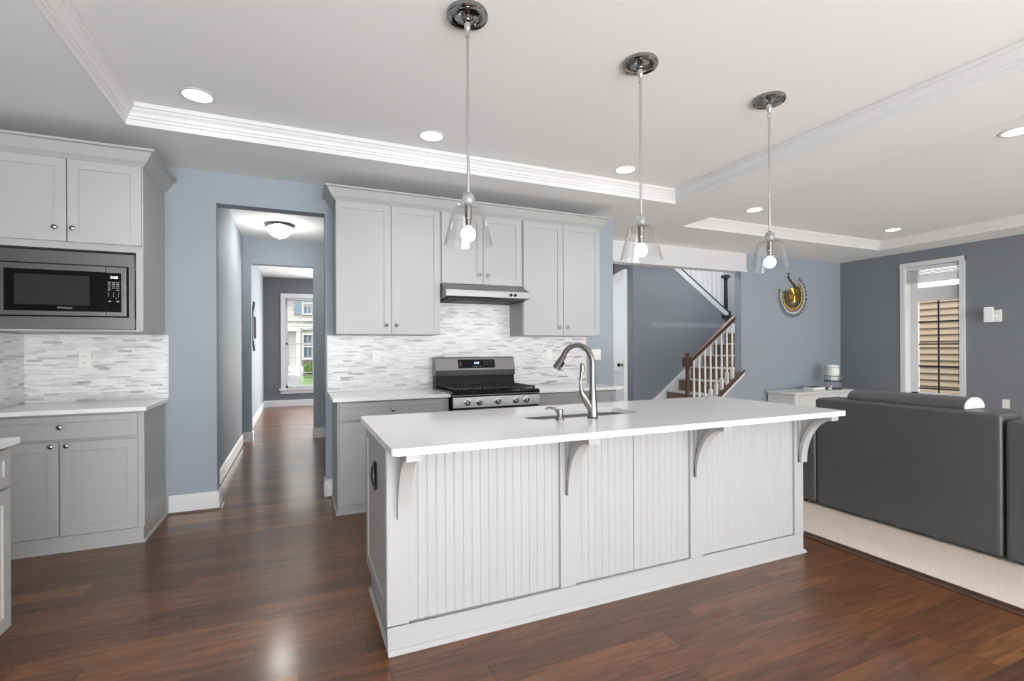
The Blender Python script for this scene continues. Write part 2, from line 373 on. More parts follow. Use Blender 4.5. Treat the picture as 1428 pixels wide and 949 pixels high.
# kitchen back wall with the hall opening
struct(MB().box(XL - .1, -.6, YW, YW + .14, 0, ZC).box(-.6, .23, YW, YW + .14, 2.492, ZC).box(.23, 3.285, YW, YW + .14, 0, ZC).build('wall_kitchen_back', 'wall'))
struct(MB().box(XL - .14, XL, YB, YW, 0, ZC).build('wall_left', 'wall'))
# hall
struct(MB().box(-.83, -.69, YW + .14, 7.8, 0, 2.87).build('wall_hall_left', 'wall'))
struct(MB().box(.95, 1.09, YW + .14, 7.8, 0, 2.87).build('wall_hall_right', 'wall'))
struct(MB().box(-.83, -.585, 7.8, 7.95, 0, 2.95).box(-.585, .225, 7.8, 7.95, 2.51, 2.95).box(.225, 3.3, 7.8, 7.95, 0, 2.95).build('wall_hall_end', 'wall'))
struct(MB().box(-.83, -.69, 7.95, 12.43, 0, 2.95).build('wall_front_room_left', 'wall'))
struct(MB().box(3.2, 3.3, 7.95, 12.43, 0, 2.95).build('wall_front_room_right', 'wall'))
FW = (-.235, .66, .42, 2.49)   # window hole x0 x1 z0 z1
struct(MB().box(-.83, FW[0], 12.43, 12.6, 0, 3.05).box(FW[1], 3.4, 12.43, 12.6, 0, 3.05).box(FW[0], FW[1], 12.43, 12.6, 0, FW[2]).box(FW[0], FW[1], 12.43, 12.6, FW[3], 3.05).build('wall_front_room_back', 'wall_f'))
# family room
struct(MB().prism([(5.06, .0), (XR, 0), (XR, ZC), (6.25, ZC), (6.25, .88)], 'y', 5.5, 5.62).build('wall_family_back', 'wall'))
RW = (3.83, 4.51, .56, 2.51)
struct(MB().box(XR, XR + .2, YB, RW[0], 0, ZC).box(XR, XR + .2, RW[1], 5.62, 0, ZC).box(XR, XR + .2, RW[0], RW[1], 0, RW[2]).box(XR, XR + .2, RW[0], RW[1], RW[3], ZC).build('wall_right', 'wall_d'))
struct(MB().box(3.285, 6.33, 5.47, 5.62, 2.47, ZC).box(3.285, 6.35, 5.462, 5.628, 2.452, 2.475).build('trim_4', 'trim'))
# stairwell
struct(MB().prism([(4.99, 0), (8.15, 0), (8.15, 1.75), (7.05, 1.82), (4.99, 3.17)], 'y', 6.5, 6.6).box(4.99, 5.09, 6.6, 7.0, 0, 3.1).build('wall_stair', 'wall_d'))
struct(MB().box(4.85, 8.3, 7.6, 7.7, 0, 5.2).build('wall_stair_back', 'trim'))
struct(MB().box(8.15, 8.29, 5.62, 7.6, 0, 5.2).box(4.85, 8.15, 5.62, 5.7, 2.95, 5.2).build('wall_stair_right', 'wall_d'))
struct(MB().box(3.2, 5.1, 8.4, 8.5, 0, 2.95).build('wall_foyer_back', 'wall_d'))
struct(MB().box(4.86, 4.95, 5.64, 8.4, 2.87, 5.2).build('wall_foyer_right', 'wall_d'))
# baseboards
BB = [(0, 0), (.014, 0), (.014, .115), (.011, .125), (.011, .135), (.005, .145), (0, .145)]
SH = [(.0145, 0), (.028, 0), (.026, .01), (.0145, .018)]
def base(name, path):
    struct(MB().sweep(BB, path, 0).build(name, 'trim'))
# travel so that "left" points into the room
base('baseboard_left', [(-.69, 12.43), (-.69, 7.95), (-.585, 7.95), (-.585, 7.8), (-.69, 7.8), (-.69, YW + .14), (-.6, YW + .14), (-.6, YW), (-.93, YW)])
base('baseboard_right', [(.288, YW), (.23, YW), (.23, YW + .14), (.95, YW + .14), (.95, 7.8), (.225, 7.8), (.225, 7.95), (3.2, 7.95)])
base('baseboard_back', [(3.2, 12.43), (-.69, 12.43)])
base('baseboard_family', [(XR, 5.5), (5.2, 5.5)]); base('baseboard_family_right', [(XR, YB), (XR, 5.5)])
# the dark gap line of the shoe on the two front baseboard faces
struct(MB().sweep([(.014, 0), (.03, 0), (.028, .008), (.014, .012)], [(-.69, 7.8), (-.69, YW + .14), (-.6, YW + .14), (-.6, YW), (-.93, YW)], 0).build('trim_5', 'dwood'))

# front room window (window_1)
w = MB(); w.box(FW[0] - .1, FW[0], 12.4, 12.43, FW[2] - .02, FW[3] + .1).box(FW[1], FW[1] + .1, 12.4, 12.43, FW[2] - .02, FW[3] + .1).box(FW[0] - .1, FW[1] + .1, 12.398, 12.43, FW[3], FW[3] + .1)
w.box(FW[0] - .14, FW[1] + .14, 12.36, 12.44, FW[2] - .045, FW[2] - .012).box(FW[0] - .11, FW[1] + .11, 12.405, 12.43, FW[2] - .13, FW[2] - .045)
w1 = struct(w.build('window_1', 'trim'))
w = MB(); x0, x1 = FW[0], FW[1]
zm = 1.43
for (a, b, y) in ((FW[2], zm + .03, 12.48), (zm - .02, FW[3], 12.52)):
    w.box(x0, x0 + .045, y, y + .035, a, b).box(x1 - .045, x1, y, y + .035, a, b).box(x0, x1, y, y + .035, a, a + .05).box(x0, x1, y, y + .035, b - .05, b)
    for k in (1, 2):
        xx = x0 + .045 + (x1 - x0 - .09) * k / 3; w.box(xx - .009, xx + .009, y + .01, y + .025, a, b)
    for k in (1, 2):
        zz = a + (b - a) * k / 3; w.box(x0, x1, y + .01, y + .025, zz - .009, zz + .009)
w.build('window_frame', 'trim', w1)
MB().box(x0, x1, 12.535, 12.539, FW[2], FW[3]).build('window_pane', 'glassw', w1)
b1 = thing('window_blind', 'white blind raised to the top of the hall end window', 'blind', (.21, 12.45, 2.3))
b = MB().box(x0 + .01, x1 - .01, 12.435, 12.475, 2.45, 2.485)
b.build('head_rail', 'blind', b1)
b = MB()
for k in range(7): b.box(x0 + .02, x1 - .02, 12.437, 12.472, 2.30 + k * .02, 2.308 + k * .02)
b.build('slats', 'blind', b1)

# family room window (window_2) on the right wall
w = MB(); y0, y1, z0, z1 = RW
w.box(XR - .02, XR, y0 - .065, y0, z0 - .06, z1 + .06).box(XR - .02, XR, y1, y1 + .065, z0 - .06, z1 + .06).box(XR - .022, XR, y0 - .065, y1 + .065, z1, z1 + .06).box(XR - .022, XR, y0 - .065, y1 + .065, z0 - .06, z0)
w2 = struct(w.build('window_2', 'trim'))
w = MB().box(XR, XR + .2, y0, y0 + .006, z0, z1).box(XR, XR + .2, y1 - .006, y1, z0, z1).box(XR, XR + .2, y0, y1, z1 - .006, z1).box(XR, XR + .2, y0, y1, z0, z0 + .006)
w.box(XR + .13, XR + .17, y1 - .1, y1, z0, z1).box(XR + .13, XR + .17, y0, y0 + .04, z0, z1).box(XR + .12, XR + .17, y0, y1, 1.98, 2.19).box(XR + .13, XR + .17, y0, y1, z1 - .05, z1).box(XR + .13, XR + .17, y0, y1, z0, z0 + .04)
w.build('window_frame', 'trim', w2)
w = MB(); yc = 4.155
w.box(XR + .145, XR + .155, yc - .01, yc + .01, z0, 1.98)
for zz in (.66, 1.0, 1.33, 1.67): w.box(XR + .145, XR + .155, y0 + .04, y1 - .1, zz - .01, zz + .01)
w.build('muntins', 'muntin', w2)
MB().box(XR + .158, XR + .162, y0 + .03, y1 - .06, z0 + .02, z1 - .02).build('window_pane', 'glassw', w2)
b2 = thing('window_blind', 'white blind drawn up under the head of the family room window', 'blind', (XR + .05, 4.17, 2.4))
MB().box(XR + .03, XR + .08, y0 + .012, y1 - .012, 2.45, 2.5).build('head_rail', 'blind', b2)
b = MB()
for k in range(10): b.box(XR + .025, XR + .085, y0 + .015, y1 - .015, 2.262 + k * .0185, 2.271 + k * .0185)
b.build('slats', 'blind', b2)
MB().tube([(XR + .02, 4.47, 2.46), (XR + .02, 4.47, 1.0)], .003, 6).build('cord', 'white', b2)
MB().tube([(XR + .02, 3.86, 2.46), (XR + .02, 3.86, .75)], .003, 6).build('cord', 'muntin', b2)

# ------------------------------------------------------------------ cabinet helpers
def knob(parent, x, y, z, d='-y'):
    m = MB()
    if d == '-y': m.lathe([(.006, 0), (.006, -.012), (.013, -.016), (.0155, -.021), (.014, -.027), (.007, -.031), (0.0001, -.032)], (x, y, z), 'y', 18)
    else: m.lathe([(.006, 0), (.006, .012), (.013, .016), (.0155, .021), (.014, .027), (.007, .031), (0.0001, .032)], (x, y, z), 'x', 18)
    return m.build('knob', 'nickel', parent, smooth=True)
def door(parent, x0, x1, z0, z1, yf, kx=None, kz=None, name='door'):
    d = MB().shaker(x0, x1, z0, z1, yf).build(name, 'cab', parent, bevel=.0015)
    if kx is not None: knob(d, kx, yf, kz)
    return d
CCR = [(0, 0), (.004, 0), (.012, .012), (.03, .03), (.052, .066), (.064, .086), (.084, .09), (.084, .104), (0, .104)]

# ------------------------------------------------------------------ LEFT: base cabinet, counter, backsplash, tower
t = thing('base_cabinet', 'grey shaker base cabinet with one wide drawer under the microwave', 'cabinet', (-1.38, 4.35, 0))
MB().box(-1.795, -.952, 4.06, 4.635, .1, .885).box(-1.795, -.955, 4.05, 4.635, .0, .1).build('cabinet_body', 'cab', t, bevel=.0015)
MB().sweep([(0, 0), (.012, 0), (.012, .012), (.004, .02), (0, .02)], [(-.952, 4.635), (-.952, 4.05), (-1.795, 4.05)], 0).build('shoe_molding', 'cab', t)
door(t, -1.79, -1.40, .105, .705, 4.04, -1.432, .685 - .0); door(t, -1.392, -.986, .105, .705, 4.04, -1.355, .685)
d = MB().shaker(-1.79, -.986, .725, .872, 4.04, st=.04).build('drawer', 'cab', t, bevel=.0015); knob(d, -1.388, 4.04, .805)
MB().box(-1.797, -.93, 4.015, 4.637, .887, .915).build('countertop', 'quartz', None, bevel=.003)
tag(bpy.data.objects['countertop'], 'white quartz counter under the built-in microwave', 'countertop')
bs = thing('tile_backsplash', 'grey and white marble strip backsplash below the microwave', 'backsplash', (-1.4, 4.63, .916))
MB().box(-1.795, -.93, 4.628, 4.637, .916, 1.415).build('back_tiles', 'tile', bs); MB().box(-1.798, -1.789, 3.3, 4.627, .916, 1.415).build('side_tiles', 'tile_y', bs)
MB().box(-.932, -.924, 4.622, 4.637, .916, 1.415).build('edge_trim', 'trim', bs)

t = thing('wall_cabinet', 'tall grey wall cabinet holding the microwave, left of the hall opening', 'cabinet', (-1.38, 4.35, 1.42))
c = MB().box(-1.795, -.95, 4.05, 4.635, 1.95, 2.54).box(-.99, -.95, 4.045, 4.635, 1.42, 1.95).box(-1.795, -1.755, 4.045, 4.635, 1.42, 1.95).box(-1.755, -.99, 4.045, 4.635, 1.42, 1.432).box(-1.755, -.99, 4.5, 4.635, 1.432, 1.95)
c.build('cabinet_body', 'cab', t, bevel=.0015)
door(t, -1.742, -1.352, 1.995, 2.525, 4.03, -1.405, 2.078); door(t, -1.346, -.956, 1.995, 2.525, 4.03, -1.315, 2.078)
MB().sweep(CCR, [(-.95, 4.64), (-.95, 4.045), (-1.795, 4.045)], 2.53).build('crown_molding', 'cab', t)
# microwave
mw = thing('microwave', 'stainless built-in microwave with black glass door in the wall cabinet', 'microwave', (-1.36, 4.2, 1.433))
yf = 4.028
MB().box(-1.7, -.995, yf, yf + .012, 1.85, 1.93).box(-1.7, -.995, yf, yf + .012, 1.434, 1.51).box(-1.025, -.995, yf, yf + .012, 1.51, 1.85).box(-1.73, -1.7, yf, yf + .012, 1.434, 1.93).build('trim_kit', 'steel_v', mw, bevel=.001)
MB().box(-1.698, -1.028, yf + .011, 4.45, 1.513, 1.847).build('microwave_body', 'black', mw)
d = MB().box(-1.685, -1.147, yf - .012, yf + .01, 1.517, 1.843).build('door', 'steel_v', mw, bevel=.003)
MB().box(-1.648, -1.147, yf - .0135, yf - .011, 1.545, 1.806).build('door_glass', 'blackg', d)
MB().box(-1.6, -1.229, yf - .0145, yf - .013, 1.585, 1.775).build('door_window', 'screen', d)
text('logo_text', 'Whirlpool', (-1.355, yf - .0142, 1.567), .018, 'ink', d)
d = MB().box(-1.145, -1.036, yf - .012, yf + .01, 1.517, 1.843).build('control_frame', 'steel_v', mw, bevel=.003)
MB().box(-1.145, -1.062, yf - .0135, yf - .011, 1.545, 1.803).build('control_panel', 'blackg', d)
text('display_digits', '8:08', (-1.1, yf - .0142, 1.772), .024, 'digit', d)
k = MB()
for i in range(5):
    for j in range(3):
        if i == 4 and j == 1: continue
        cx = -1.126 + j * .0225; cz = 1.741 - i * .0125; k.box(cx - .008, cx + .008, yf - .0142, yf - .013, cz - .002, cz + .002)
k.build('keypad_legends', 'ink', d)
text('keypad_digits', '1      2      3\n4      5      6\n7      8      9\n        0', (-1.1035, yf - .0142, 1.655), .0125, 'ink', d)
for xa in (-1.131, -1.088): MB().box(xa, xa + .014, yf - .0142, yf - .013, 1.612, 1.619).build('button_legend', 'ink', d)

# near-left base cabinet, facing +X
t = thing('base_cabinet', 'grey base cabinet cut off by the left frame edge, nearest the camera', 'cabinet', (-1.47, 2.2, 0))
MB().box(-1.795, -1.16, .9, 2.83, .1, .885).box(-1.795, -1.2, .9, 2.83, 0, .1).build('cabinet_body', 'cab', t, bevel=.0015)
xf = Matrix.Translation((-1.14, 0, 0)) @ Matrix.Rotation(PI / 2, 4, 'Z')   # local -Y -> +X, local X -> +Y
for a, b in ((2.12, 2.825), (1.4, 2.112)):
    d = MB(xf).shaker(a, b, .105, .7, 0).build('door', 'cab', t, bevel=.0015); knob(d, -1.14, a + .04, .65, '+x')
    d = MB(xf).shaker(a, b, .712, .872, 0, st=.045).build('drawer', 'cab', t, bevel=.0015); knob(d, -1.14, (a + b) / 2, .79, '+x')
MB().box(-1.797, -1.118, .9, 2.855, .887, .915).build('countertop', 'quartz', None, bevel=.003)
tag(bpy.data.objects['countertop.001'], 'white quartz counter corner at the left frame edge, nearest the camera', 'countertop')

# ------------------------------------------------------------------ BACK RUN
def wall_cab(label, x0, x1, z0, doors, kn, side=None):
    t = thing('wall_cabinet', label, 'cabinet', ((x0 + x1) / 2, 4.47, z0))
    MB().box(x0, x1, 4.325, 4.638, z0, 2.54).build('cabinet_body', 'cab', t, bevel=.0015)
    for (a, b), kx in zip(doors, kn): door(t, a, b, z0 + .004, 2.53, 4.305, kx[0], kx[1])
wall_cab('tall two-door grey wall cabinet left of the range hood', .297, 1.186, 1.42, ((.3, .748), (.753, 1.183)), ((.705, 1.5), (.79, 1.5)))
wall_cab('short two-door grey cabinet above the range hood', 1.19, 2.0, 1.888, ((1.198, 1.593), (1.598, 1.992)), ((1.555, 1.975), (1.637, 1.975)))
wall_cab('tall two-door grey wall cabinet right of the range hood', 2.004, 2.885, 1.42, ((2.01, 2.445), (2.45, 2.882)), ((2.4, 1.505), (2.49, 1.505)))
struct(MB().sweep(CCR, [(2.887, 4.638), (2.887, 4.305), (.295, 4.305), (.295, 4.638)], 2.53).build('trim_6', 'cab'))
# backsplash
bs = thing('tile_backsplash', 'grey and white marble strip backsplash behind the range', 'backsplash', (1.6, 4.63, .916))
MB().box(.25, 2.912, 4.628, 4.637, .916, 1.418).box(1.19, 2.002, 4.628, 4.637, 1.418, 1.74).build('back_tiles', 'tile', bs)
for xa in (.244, 2.91): MB().box(xa, xa + .008, 4.622, 4.637, .916, 1.418).build('edge_trim', 'trim', bs)
# base cabinets
def shoe(parent, path): MB().sweep([(0, 0), (.012, 0), (.012, .012), (.004, .02), (0, .02)], path, 0).build('shoe_molding', 'cab', parent)
t = thing('base_cabinet', 'grey base cabinet left of the gas range', 'cabinet', (.74, 4.3, 0))
MB().box(.285, 1.182, 4.06, 4.638, .1, .885).box(.285, 1.182, 4.06, 4.638, 0, .1).build('cabinet_body', 'cab', t, bevel=.0015)
d = MB().shaker(.3, 1.178, .735, .873, 4.04, st=.04).build('drawer', 'cab', t, bevel=.0015); knob(d, .71, 4.04, .806)
door(t, .3, .735, .075, .72, 4.04, .7, .67); door(t, .741, 1.178, .075, .72, 4.04, .776, .67)
shoe(t, [(1.182, 4.06), (.285, 4.06), (.285, 4.638)])
o = MB().box(.25, 1.184, 3.995, 4.638, .887, .915).build('countertop', 'quartz', None, bevel=.003); tag(o, 'white quartz counter between the hall opening and the range', 'countertop')
t = thing('base_cabinet', 'grey base cabinet right of the gas range', 'cabinet', (2.4, 4.3, 0))
MB().box(2.01, 2.9, 4.06, 4.638, 0, .885).build('cabinet_body', 'cab', t, bevel=.0015)
MB().shaker(2.018, 2.88, .735, .873, 4.04, st=.04).build('drawer', 'cab', t, bevel=.0015)
door(t, 2.018, 2.45, .105, .72, 4.04, 2.41, .67); door(t, 2.456, 2.88, .105, .72, 4.04, 2.5, .67)
o = MB().box(2.008, 2.945, 3.995, 4.638, .887, .915).build('countertop', 'quartz', None, bevel=.003); tag(o, 'white quartz counter right of the range, behind the faucet', 'countertop')

# range hood
h = thing('range_hood', 'stainless under-cabinet range hood above the stove', 'range hood', (1.58, 4.35, 1.74))
MB().prism([(4.62, 1.885), (4.30, 1.885), (4.165, 1.825), (4.15, 1.818), (4.15, 1.758), (4.165, 1.75), (4.62, 1.745)], 'x', 1.19, 1.998).build('hood_shell', 'steel', h, bevel=.003)
MB().box(1.22, 1.97, 4.19, 4.6, 1.735, 1.75).build('hood_underside', 'dark', h)
f = MB().box(1.3, 1.62, 4.22, 4.5, 1.728, 1.736).build('filter', 'iron', h); f = MB().box(1.64, 1.9, 4.22, 4.5, 1.728, 1.736).build('filter', 'iron', h)
for x in (1.808, 1.852): MB().lathe([(.014, 0), (.014, -.008), (.011, -.012)], (x, 4.15, 1.785), 'y', 18).build('knob', 'black', h, smooth=True)

# gas range
r = thing('gas_range', 'stainless freestanding gas range with five front knobs', 'range', (1.595, 4.28, 0))
MB().box(1.19, 2.0, 3.99, 4.6, .03, .9).box(1.21, 1.98, 4.03, 4.58, 0, .03).build('range_body', 'black', r, bevel=.003)
MB().prism([(3.99, .79), (3.945, .795), (3.955, .885), (3.97, .895), (4.0, .895)], 'x', 1.192, 1.998).build('control_panel', 'steel_v', r, bevel=.002)
MB().prism([(3.955, .9), (3.95, .912), (3.96, .928), (4.0, .935), (4.5, .93), (4.5, .9)], 'x', 1.187, 2.003).build('cooktop', 'black', r, bevel=.003)
MB().box(1.187, 2.003, 3.95, 4.02, .896, .903).build('front_edge', 'steel', r, bevel=.002)
for x in (1.318, 1.425, 1.595, 1.765, 1.868):
    k = MB().lathe([(.03, 0), (.03, -.006), (.024, -.008), (.022, -.03), (.017, -.034), (.0001, -.034)], (x, 3.949, .842), 'y', 24).build('knob', 'knobm', r, smooth=True)
    MB().box(x - .004, x + .004, 3.907, 3.918, .824, .86).build('knob_grip', 'chrome', k, bevel=.002)
d = MB().box(1.195, 1.995, 3.955, 3.989, .2, .78).build('oven_door', 'steel', r, bevel=.004)
MB().box(1.27, 1.92, 3.952, 3.956, .3, .66).build('oven_window', 'blackg', d)
MB().tube([(1.24, 3.955, .745), (1.24, 3.905, .745)], .01).tube([(1.95, 3.955, .745), (1.95, 3.905, .745)], .01).tube([(1.22, 3.9, .745), (1.97, 3.9, .745)], .014).build('handle', 'steel', d, smooth=True)
MB().box(1.195, 1.995, 3.96, 3.989, .04, .19).build('drawer', 'steel', r, bevel=.004)
for x0 in (1.215, 1.472, 1.73):
    g = MB(); x1 = x0 + .245
    for yy in (4.0, 4.47): g.box(x0, x1, yy - .006, yy + .006, .945, .958)
    for xx in (x0 + .006, x1 - .006): g.box(xx - .006, xx + .006, 4.0, 4.47, .945, .958)
    for i in range(1, 6): g.box(x0 + .245 * i / 6 - .004, x0 + .245 * i / 6 + .004, 4.0, 4.47, .947, .96)
    for yy in (4.12, 4.235, 4.35): g.box(x0, x1, yy - .004, yy + .004, .947, .96)
    for xx in (x0 + .01, x1 - .01):
        for yy in (4.005, 4.465): g.box(xx - .006, xx + .006, yy - .006, yy + .006, .93, .947)
    g.build('grate', 'iron', r, bevel=.001)
for x in (1.34, 1.85):
    for y in (4.12, 4.35): MB().lathe([(.045, .93), (.045, .936), (.03, .938), (.03, .942), (.0001, .943)], (x, y, 0), 'z', 20).build('burner', 'iron', r, smooth=True)
MB().lathe([(.055, .93), (.055, .936), (.04, .938), (.04, .942), (.0001, .943)], (1.595, 4.235, 0), 'z', 20).build('burner', 'iron', r, smooth=True)
MB().prism([(4.5, .93), (4.53, 1.09), (4.62, 1.09), (4.62, .9), (4.5, .9)], 'x', 1.192, 1.998).build('backguard', 'black', r, bevel=.003)
hd = MB().prism([(4.515, 1.04), (4.50, 1.09), (4.53, 1.205), (4.55, 1.215), (4.62, 1.215), (4.62, 1.04)], 'x', 1.187, 2.003).build('control_head', 'steel', r, bevel=.004)
MB().box(1.192, 1.998, 4.497, 4.512, 1.036, 1.088).build('vent_slot', 'black', hd)
pz = Matrix.Translation((1.6, 4.515, 1.1475)) @ Matrix.Rotation(-math.atan2(.03, .115), 4, 'X')
MB(pz).box(-.187, .187, -.003, .004, -.042, .042).build('display', 'blackg', hd)
text('display_digits', '8:08', tuple(pz @ Vector((.0, -.0035, .008))), .03, 'digitb', hd, rot=(PI / 2 - math.atan2(.03, .115), 0, 0))
k = MB(pz)
for i in range(3): k.box(-.175, -.155, -.0036, -.003, .022 - i * .018, .025 - i * .018)
for i in range(4): k.box(-.04 + i * .024, -.028 + i * .024, -.0036, -.003, -.027, -.023)
for i in range(5):
    for j in range(3): k.box(.07 + i * .02, .078 + i * .02, -.0036, -.003, .024 - j * .02, .027 - j * .02)
k.build('display_legends', 'ink', hd)

# outlets and switches
def outlet(label, loc, kind, rz=0):
    t = thing('wall_outlet' if kind == 'outlet' else 'light_switch', label, 'outlet' if kind == 'outlet' else 'switch', loc)
    wd = {'outlet': .038, 'switch': .038, 'double': .062}[kind]
    MB().box(loc[0] - wd, loc[0] + wd, loc[1] - .006, loc[1], loc[2] - .06, loc[2] + .06).build('cover_plate', 'plate', t, bevel=.003)
    if kind == 'outlet':
        for dz in (-.024, .024):
            s = MB().box(loc[0] - .016, loc[0] + .016, loc[1] - .008, loc[1] - .006, loc[2] + dz - .014, loc[2] + dz + .014).build('socket', 'white', t, bevel=.004)
            MB().box(loc[0] - .008, loc[0] - .005, loc[1] - .0085, loc[1] - .008, loc[2] + dz - .003, loc[2] + dz + .007).box(loc[0] + .005, loc[0] + .008, loc[1] - .0085, loc[1] - .008, loc[2] + dz - .003, loc[2] + dz + .007).build('slots', 'dark', s)
    else:
        for dx in ((0,) if kind == 'switch' else (-.026, .026)):
            MB().box(loc[0] + dx - .014, loc[0] + dx + .014, loc[1] - .009, loc[1] - .006, loc[2] - .03, loc[2] + .03).build('rocker', 'white', t, bevel=.002)
    if rz: t.rotation_euler.z = rz
    return t
outlet('white outlet in the tiles below the microwave', (-1.445, 4.627, 1.225), 'outlet')
outlet('white outlet in the tiles left of the range', (.667, 4.627, 1.225), 'outlet')
outlet('white switch plate in the tiles right of the range', (2.454, 4.627, 1.228), 'switch')
outlet('white double switch on the blue wall right of the tiles', (3.05, 4.639, 1.224), 'double')
outlet('beige outlet on the dark wall below the speaker', (8.598, 3.34, .53), 'outlet', -PI / 2)

# small white bracket on baseboard
t = thing('baseboard_bumper', 'small white rounded bumper on the baseboard right of the hall opening', 'bumper', (.262, 4.62, .02))
MB().sphere((.262, 4.608, .085), .03, (.9, .5, 1.3)).build('bumper_body', 'white', t, smooth=True)
MB().lathe([(.018, -.02), (.02, 0)], (.262, 4.608, .045), 'y', 16).box(.248, .276, 4.59, 4.625, .012, .05).build('bumper_foot', 'white', t, smooth=True)

# ------------------------------------------------------------------ ISLAND
isl = thing('kitchen_island', 'long grey kitchen island with beadboard front and corbels', 'kitchen island', (1.64, 2.42, 0))
MB().box(.365, 2.905, 2.13, 2.8, .1, .69).box(.365, 1.1, 2.13, 2.8, .69, .885).box(1.88, 2.905, 2.13, 2.8, .69, .885).box(1.1, 1.88, 2.13, 2.3, .69, .885).box(1.1, 1.88, 2.69, 2.8, .69, .885).box(.39, 2.9, 2.13, 2.72, 0, .1).build('cabinet_body', 'cab', isl, bevel=.001)
f = MB()
for a, b in ((.345, .435), (1.177, 1.263), (2.002, 2.09), (2.848, 2.925)): f.box(a, b, 2.108, 2.13, .118, .862)
f.box(.345, 2.925, 2.108, 2.13, 0, .118).box(.345, 2.925, 2.108, 2.13, .862, .885)
f.build('front_frame', 'cab', isl, bevel=.002)
def bead(x0, x1, z0, z1):
    n = max(2, round((x1 - x0) / .041)); st = (x1 - x0) / n; pts = [(x0, 2.1235)]
    for i in range(1, n):
        x = x0 + i * st
        pts += [(x - .005, 2.1235), (x - .0025, 2.1258), (x, 2.1248), (x + .0025, 2.1258), (x + .005, 2.1235)]
    pts += [(x1, 2.1235), (x1, 2.1335), (x0, 2.1335)]
    MB().prism(pts, 'z', z0, z1).build('beadboard_panel', 'cab', isl)
for a, b in ((.435, 1.177), (1.263, 1.624), (1.628, 2.002), (2.09, 2.848)): bead(a, b, .119, .862)
# end panel facing -X: shaker leaf, bright stile, toe recess
xf = Matrix.Translation((.345, 0, 0)) @ Matrix.Rotation(-PI / 2, 4, 'Z')  # local -Y -> -X ; local X -> -Y
MB(xf).shaker(-2.8, -2.15, .125, .88, 0, st=.06, th=.018).build('end_panel', 'cab', isl, bevel=.0015)
MB().box(.362, .366, 2.13, 2.72, 0, .125).build('end_plinth', 'cab', isl)
xf = Matrix.Translation((2.925, 0, 0)) @ Matrix.Rotation(PI / 2, 4, 'Z')
MB(xf).shaker(2.15, 2.8, .1, .88, 0, st=.06, th=.018).build('end_panel', 'cab', isl, bevel=.0015)
MB().sweep([(0, 0), (.014, 0), (.013, .01), (.004, .02), (0, .02)], [(2.925, 2.72), (2.925, 2.108), (.345, 2.108)], 0).sweep([(0, 0), (.014, 0), (.013, .01), (.004, .02), (0, .02)], [(.36, 2.108), (.36, 2.72)], 0).build('shoe_molding', 'cab', isl)
def corbel(x):
    # profile in (y, z): back plate, quarter-round scoop, cap
    n = 16; arc = []
    for i in range(n + 1):
        a = PI / 2 * i / n; arc.append((1.9 + .182 * math.sin(a), .574 + .282 * math.cos(a)))
    off = [(1.9 + .204 * math.sin(PI / 2 * i / n), min(.867, .574 + .304 * math.cos(PI / 2 * i / n))) for i in range(n + 1)]
    p = MB()
    for i in range(n):
        (ya, za), (yb, zb), (oa, ua), (ob, ub) = arc[i], arc[i + 1], off[i], off[i + 1]
        p.prism([(ya, za), (oa, ua), (ob, ub), (yb, zb)], 'x', x, x + .054)
        if ub < .86: p.prism([(oa, ua - .004), (oa, .868), (ob, .868), (ob, ub - .004)], 'x', x + .012, x + .042)
    p.box(x, x + .054, 2.096, 2.108, .572, .868)
    p.box(x - .003, x + .057, 1.888, 1.925, .857, .8845).box(x, x + .054, 1.9, 2.108, .866, .8845)
    p.build('corbel', 'cab', isl, smooth=True)
for x in (.385, 1.205, 2.022, 2.872): corbel(x)
# countertop with a sink hole
def rrect(x0, x1, y0, y1, r, n=6):
    if isinstance(r, (int, float)): r = [r] * 4
    P = []
    for (cx, cy, a0), rr in zip(((x0, y0, PI), (x1, y0, 1.5 * PI), (x1, y1, 0), (x0, y1, .5 * PI)), r):
        ccx = cx + rr * (1 if cx == x0 else -1); ccy = cy + rr * (1 if cy == y0 else -1)
        for i in range(n + 1):
            a = a0 + PI / 2 * i / n; P.append((ccx + rr * math.cos(a), ccy + rr * math.sin(a)))
    return P
def slab_hole(name, outer, inner, z0, z1, m):
    b = MB(); bm = b.bm
    for z in (z0, z1):
        ed = []
        for loop in (outer, inner):
            v = [bm.verts.new((x, y, z)) for x, y in loop]
            ed += [bm.edges.new((v[i], v[(i + 1) % len(v)])) for i in range(len(v))]
        bmesh.ops.triangle_fill(bm, use_beauty=True, use_dissolve=False, edges=ed)
    for loop in (outer, inner):
        for i in range(len(loop)):
            p, q = loop[i], loop[(i + 1) % len(loop)]
            b.face(b.vs([(p[0], p[1], z0), (q[0], q[1], z0), (q[0], q[1], z1), (p[0], p[1], z1)]))
    return b.build(name, m, None, bevel=.0035)
outer = rrect(.325, 2.985, 1.868, 2.885, .03); sink_l = rrect(1.13, 1.85, 2.325, 2.62, [.09, .09, .05, .05])
o = slab_hole('island_countertop', outer, sink_l, .886, .915, 'quartz'); tag(o, 'white quartz slab on top of the kitchen island', 'countertop')
sk = thing('kitchen_sink', 'stainless undermount sink set into the island counter', 'sink', (1.49, 2.5, .7))
b = MB(); L0 = rrect(1.122, 1.858, 2.317, 2.628, [.09, .09, .05, .05]); L1 = rrect(1.135, 1.845, 2.33, 2.615, [.09, .09, .05, .05]); L2 = rrect(1.17, 1.81, 2.365, 2.58, .05)
rings = [b.vs([(x, y, z) for x, y in L]) for L, z in ((L0, .8855), (L1, .885), (L1, .74), (L2, .715))]
for p, q in zip(rings, rings[1:]):
    for i in range(len(p)): b.face([p[i], p[(i + 1) % len(p)], q[(i + 1) % len(p)], q[i]])
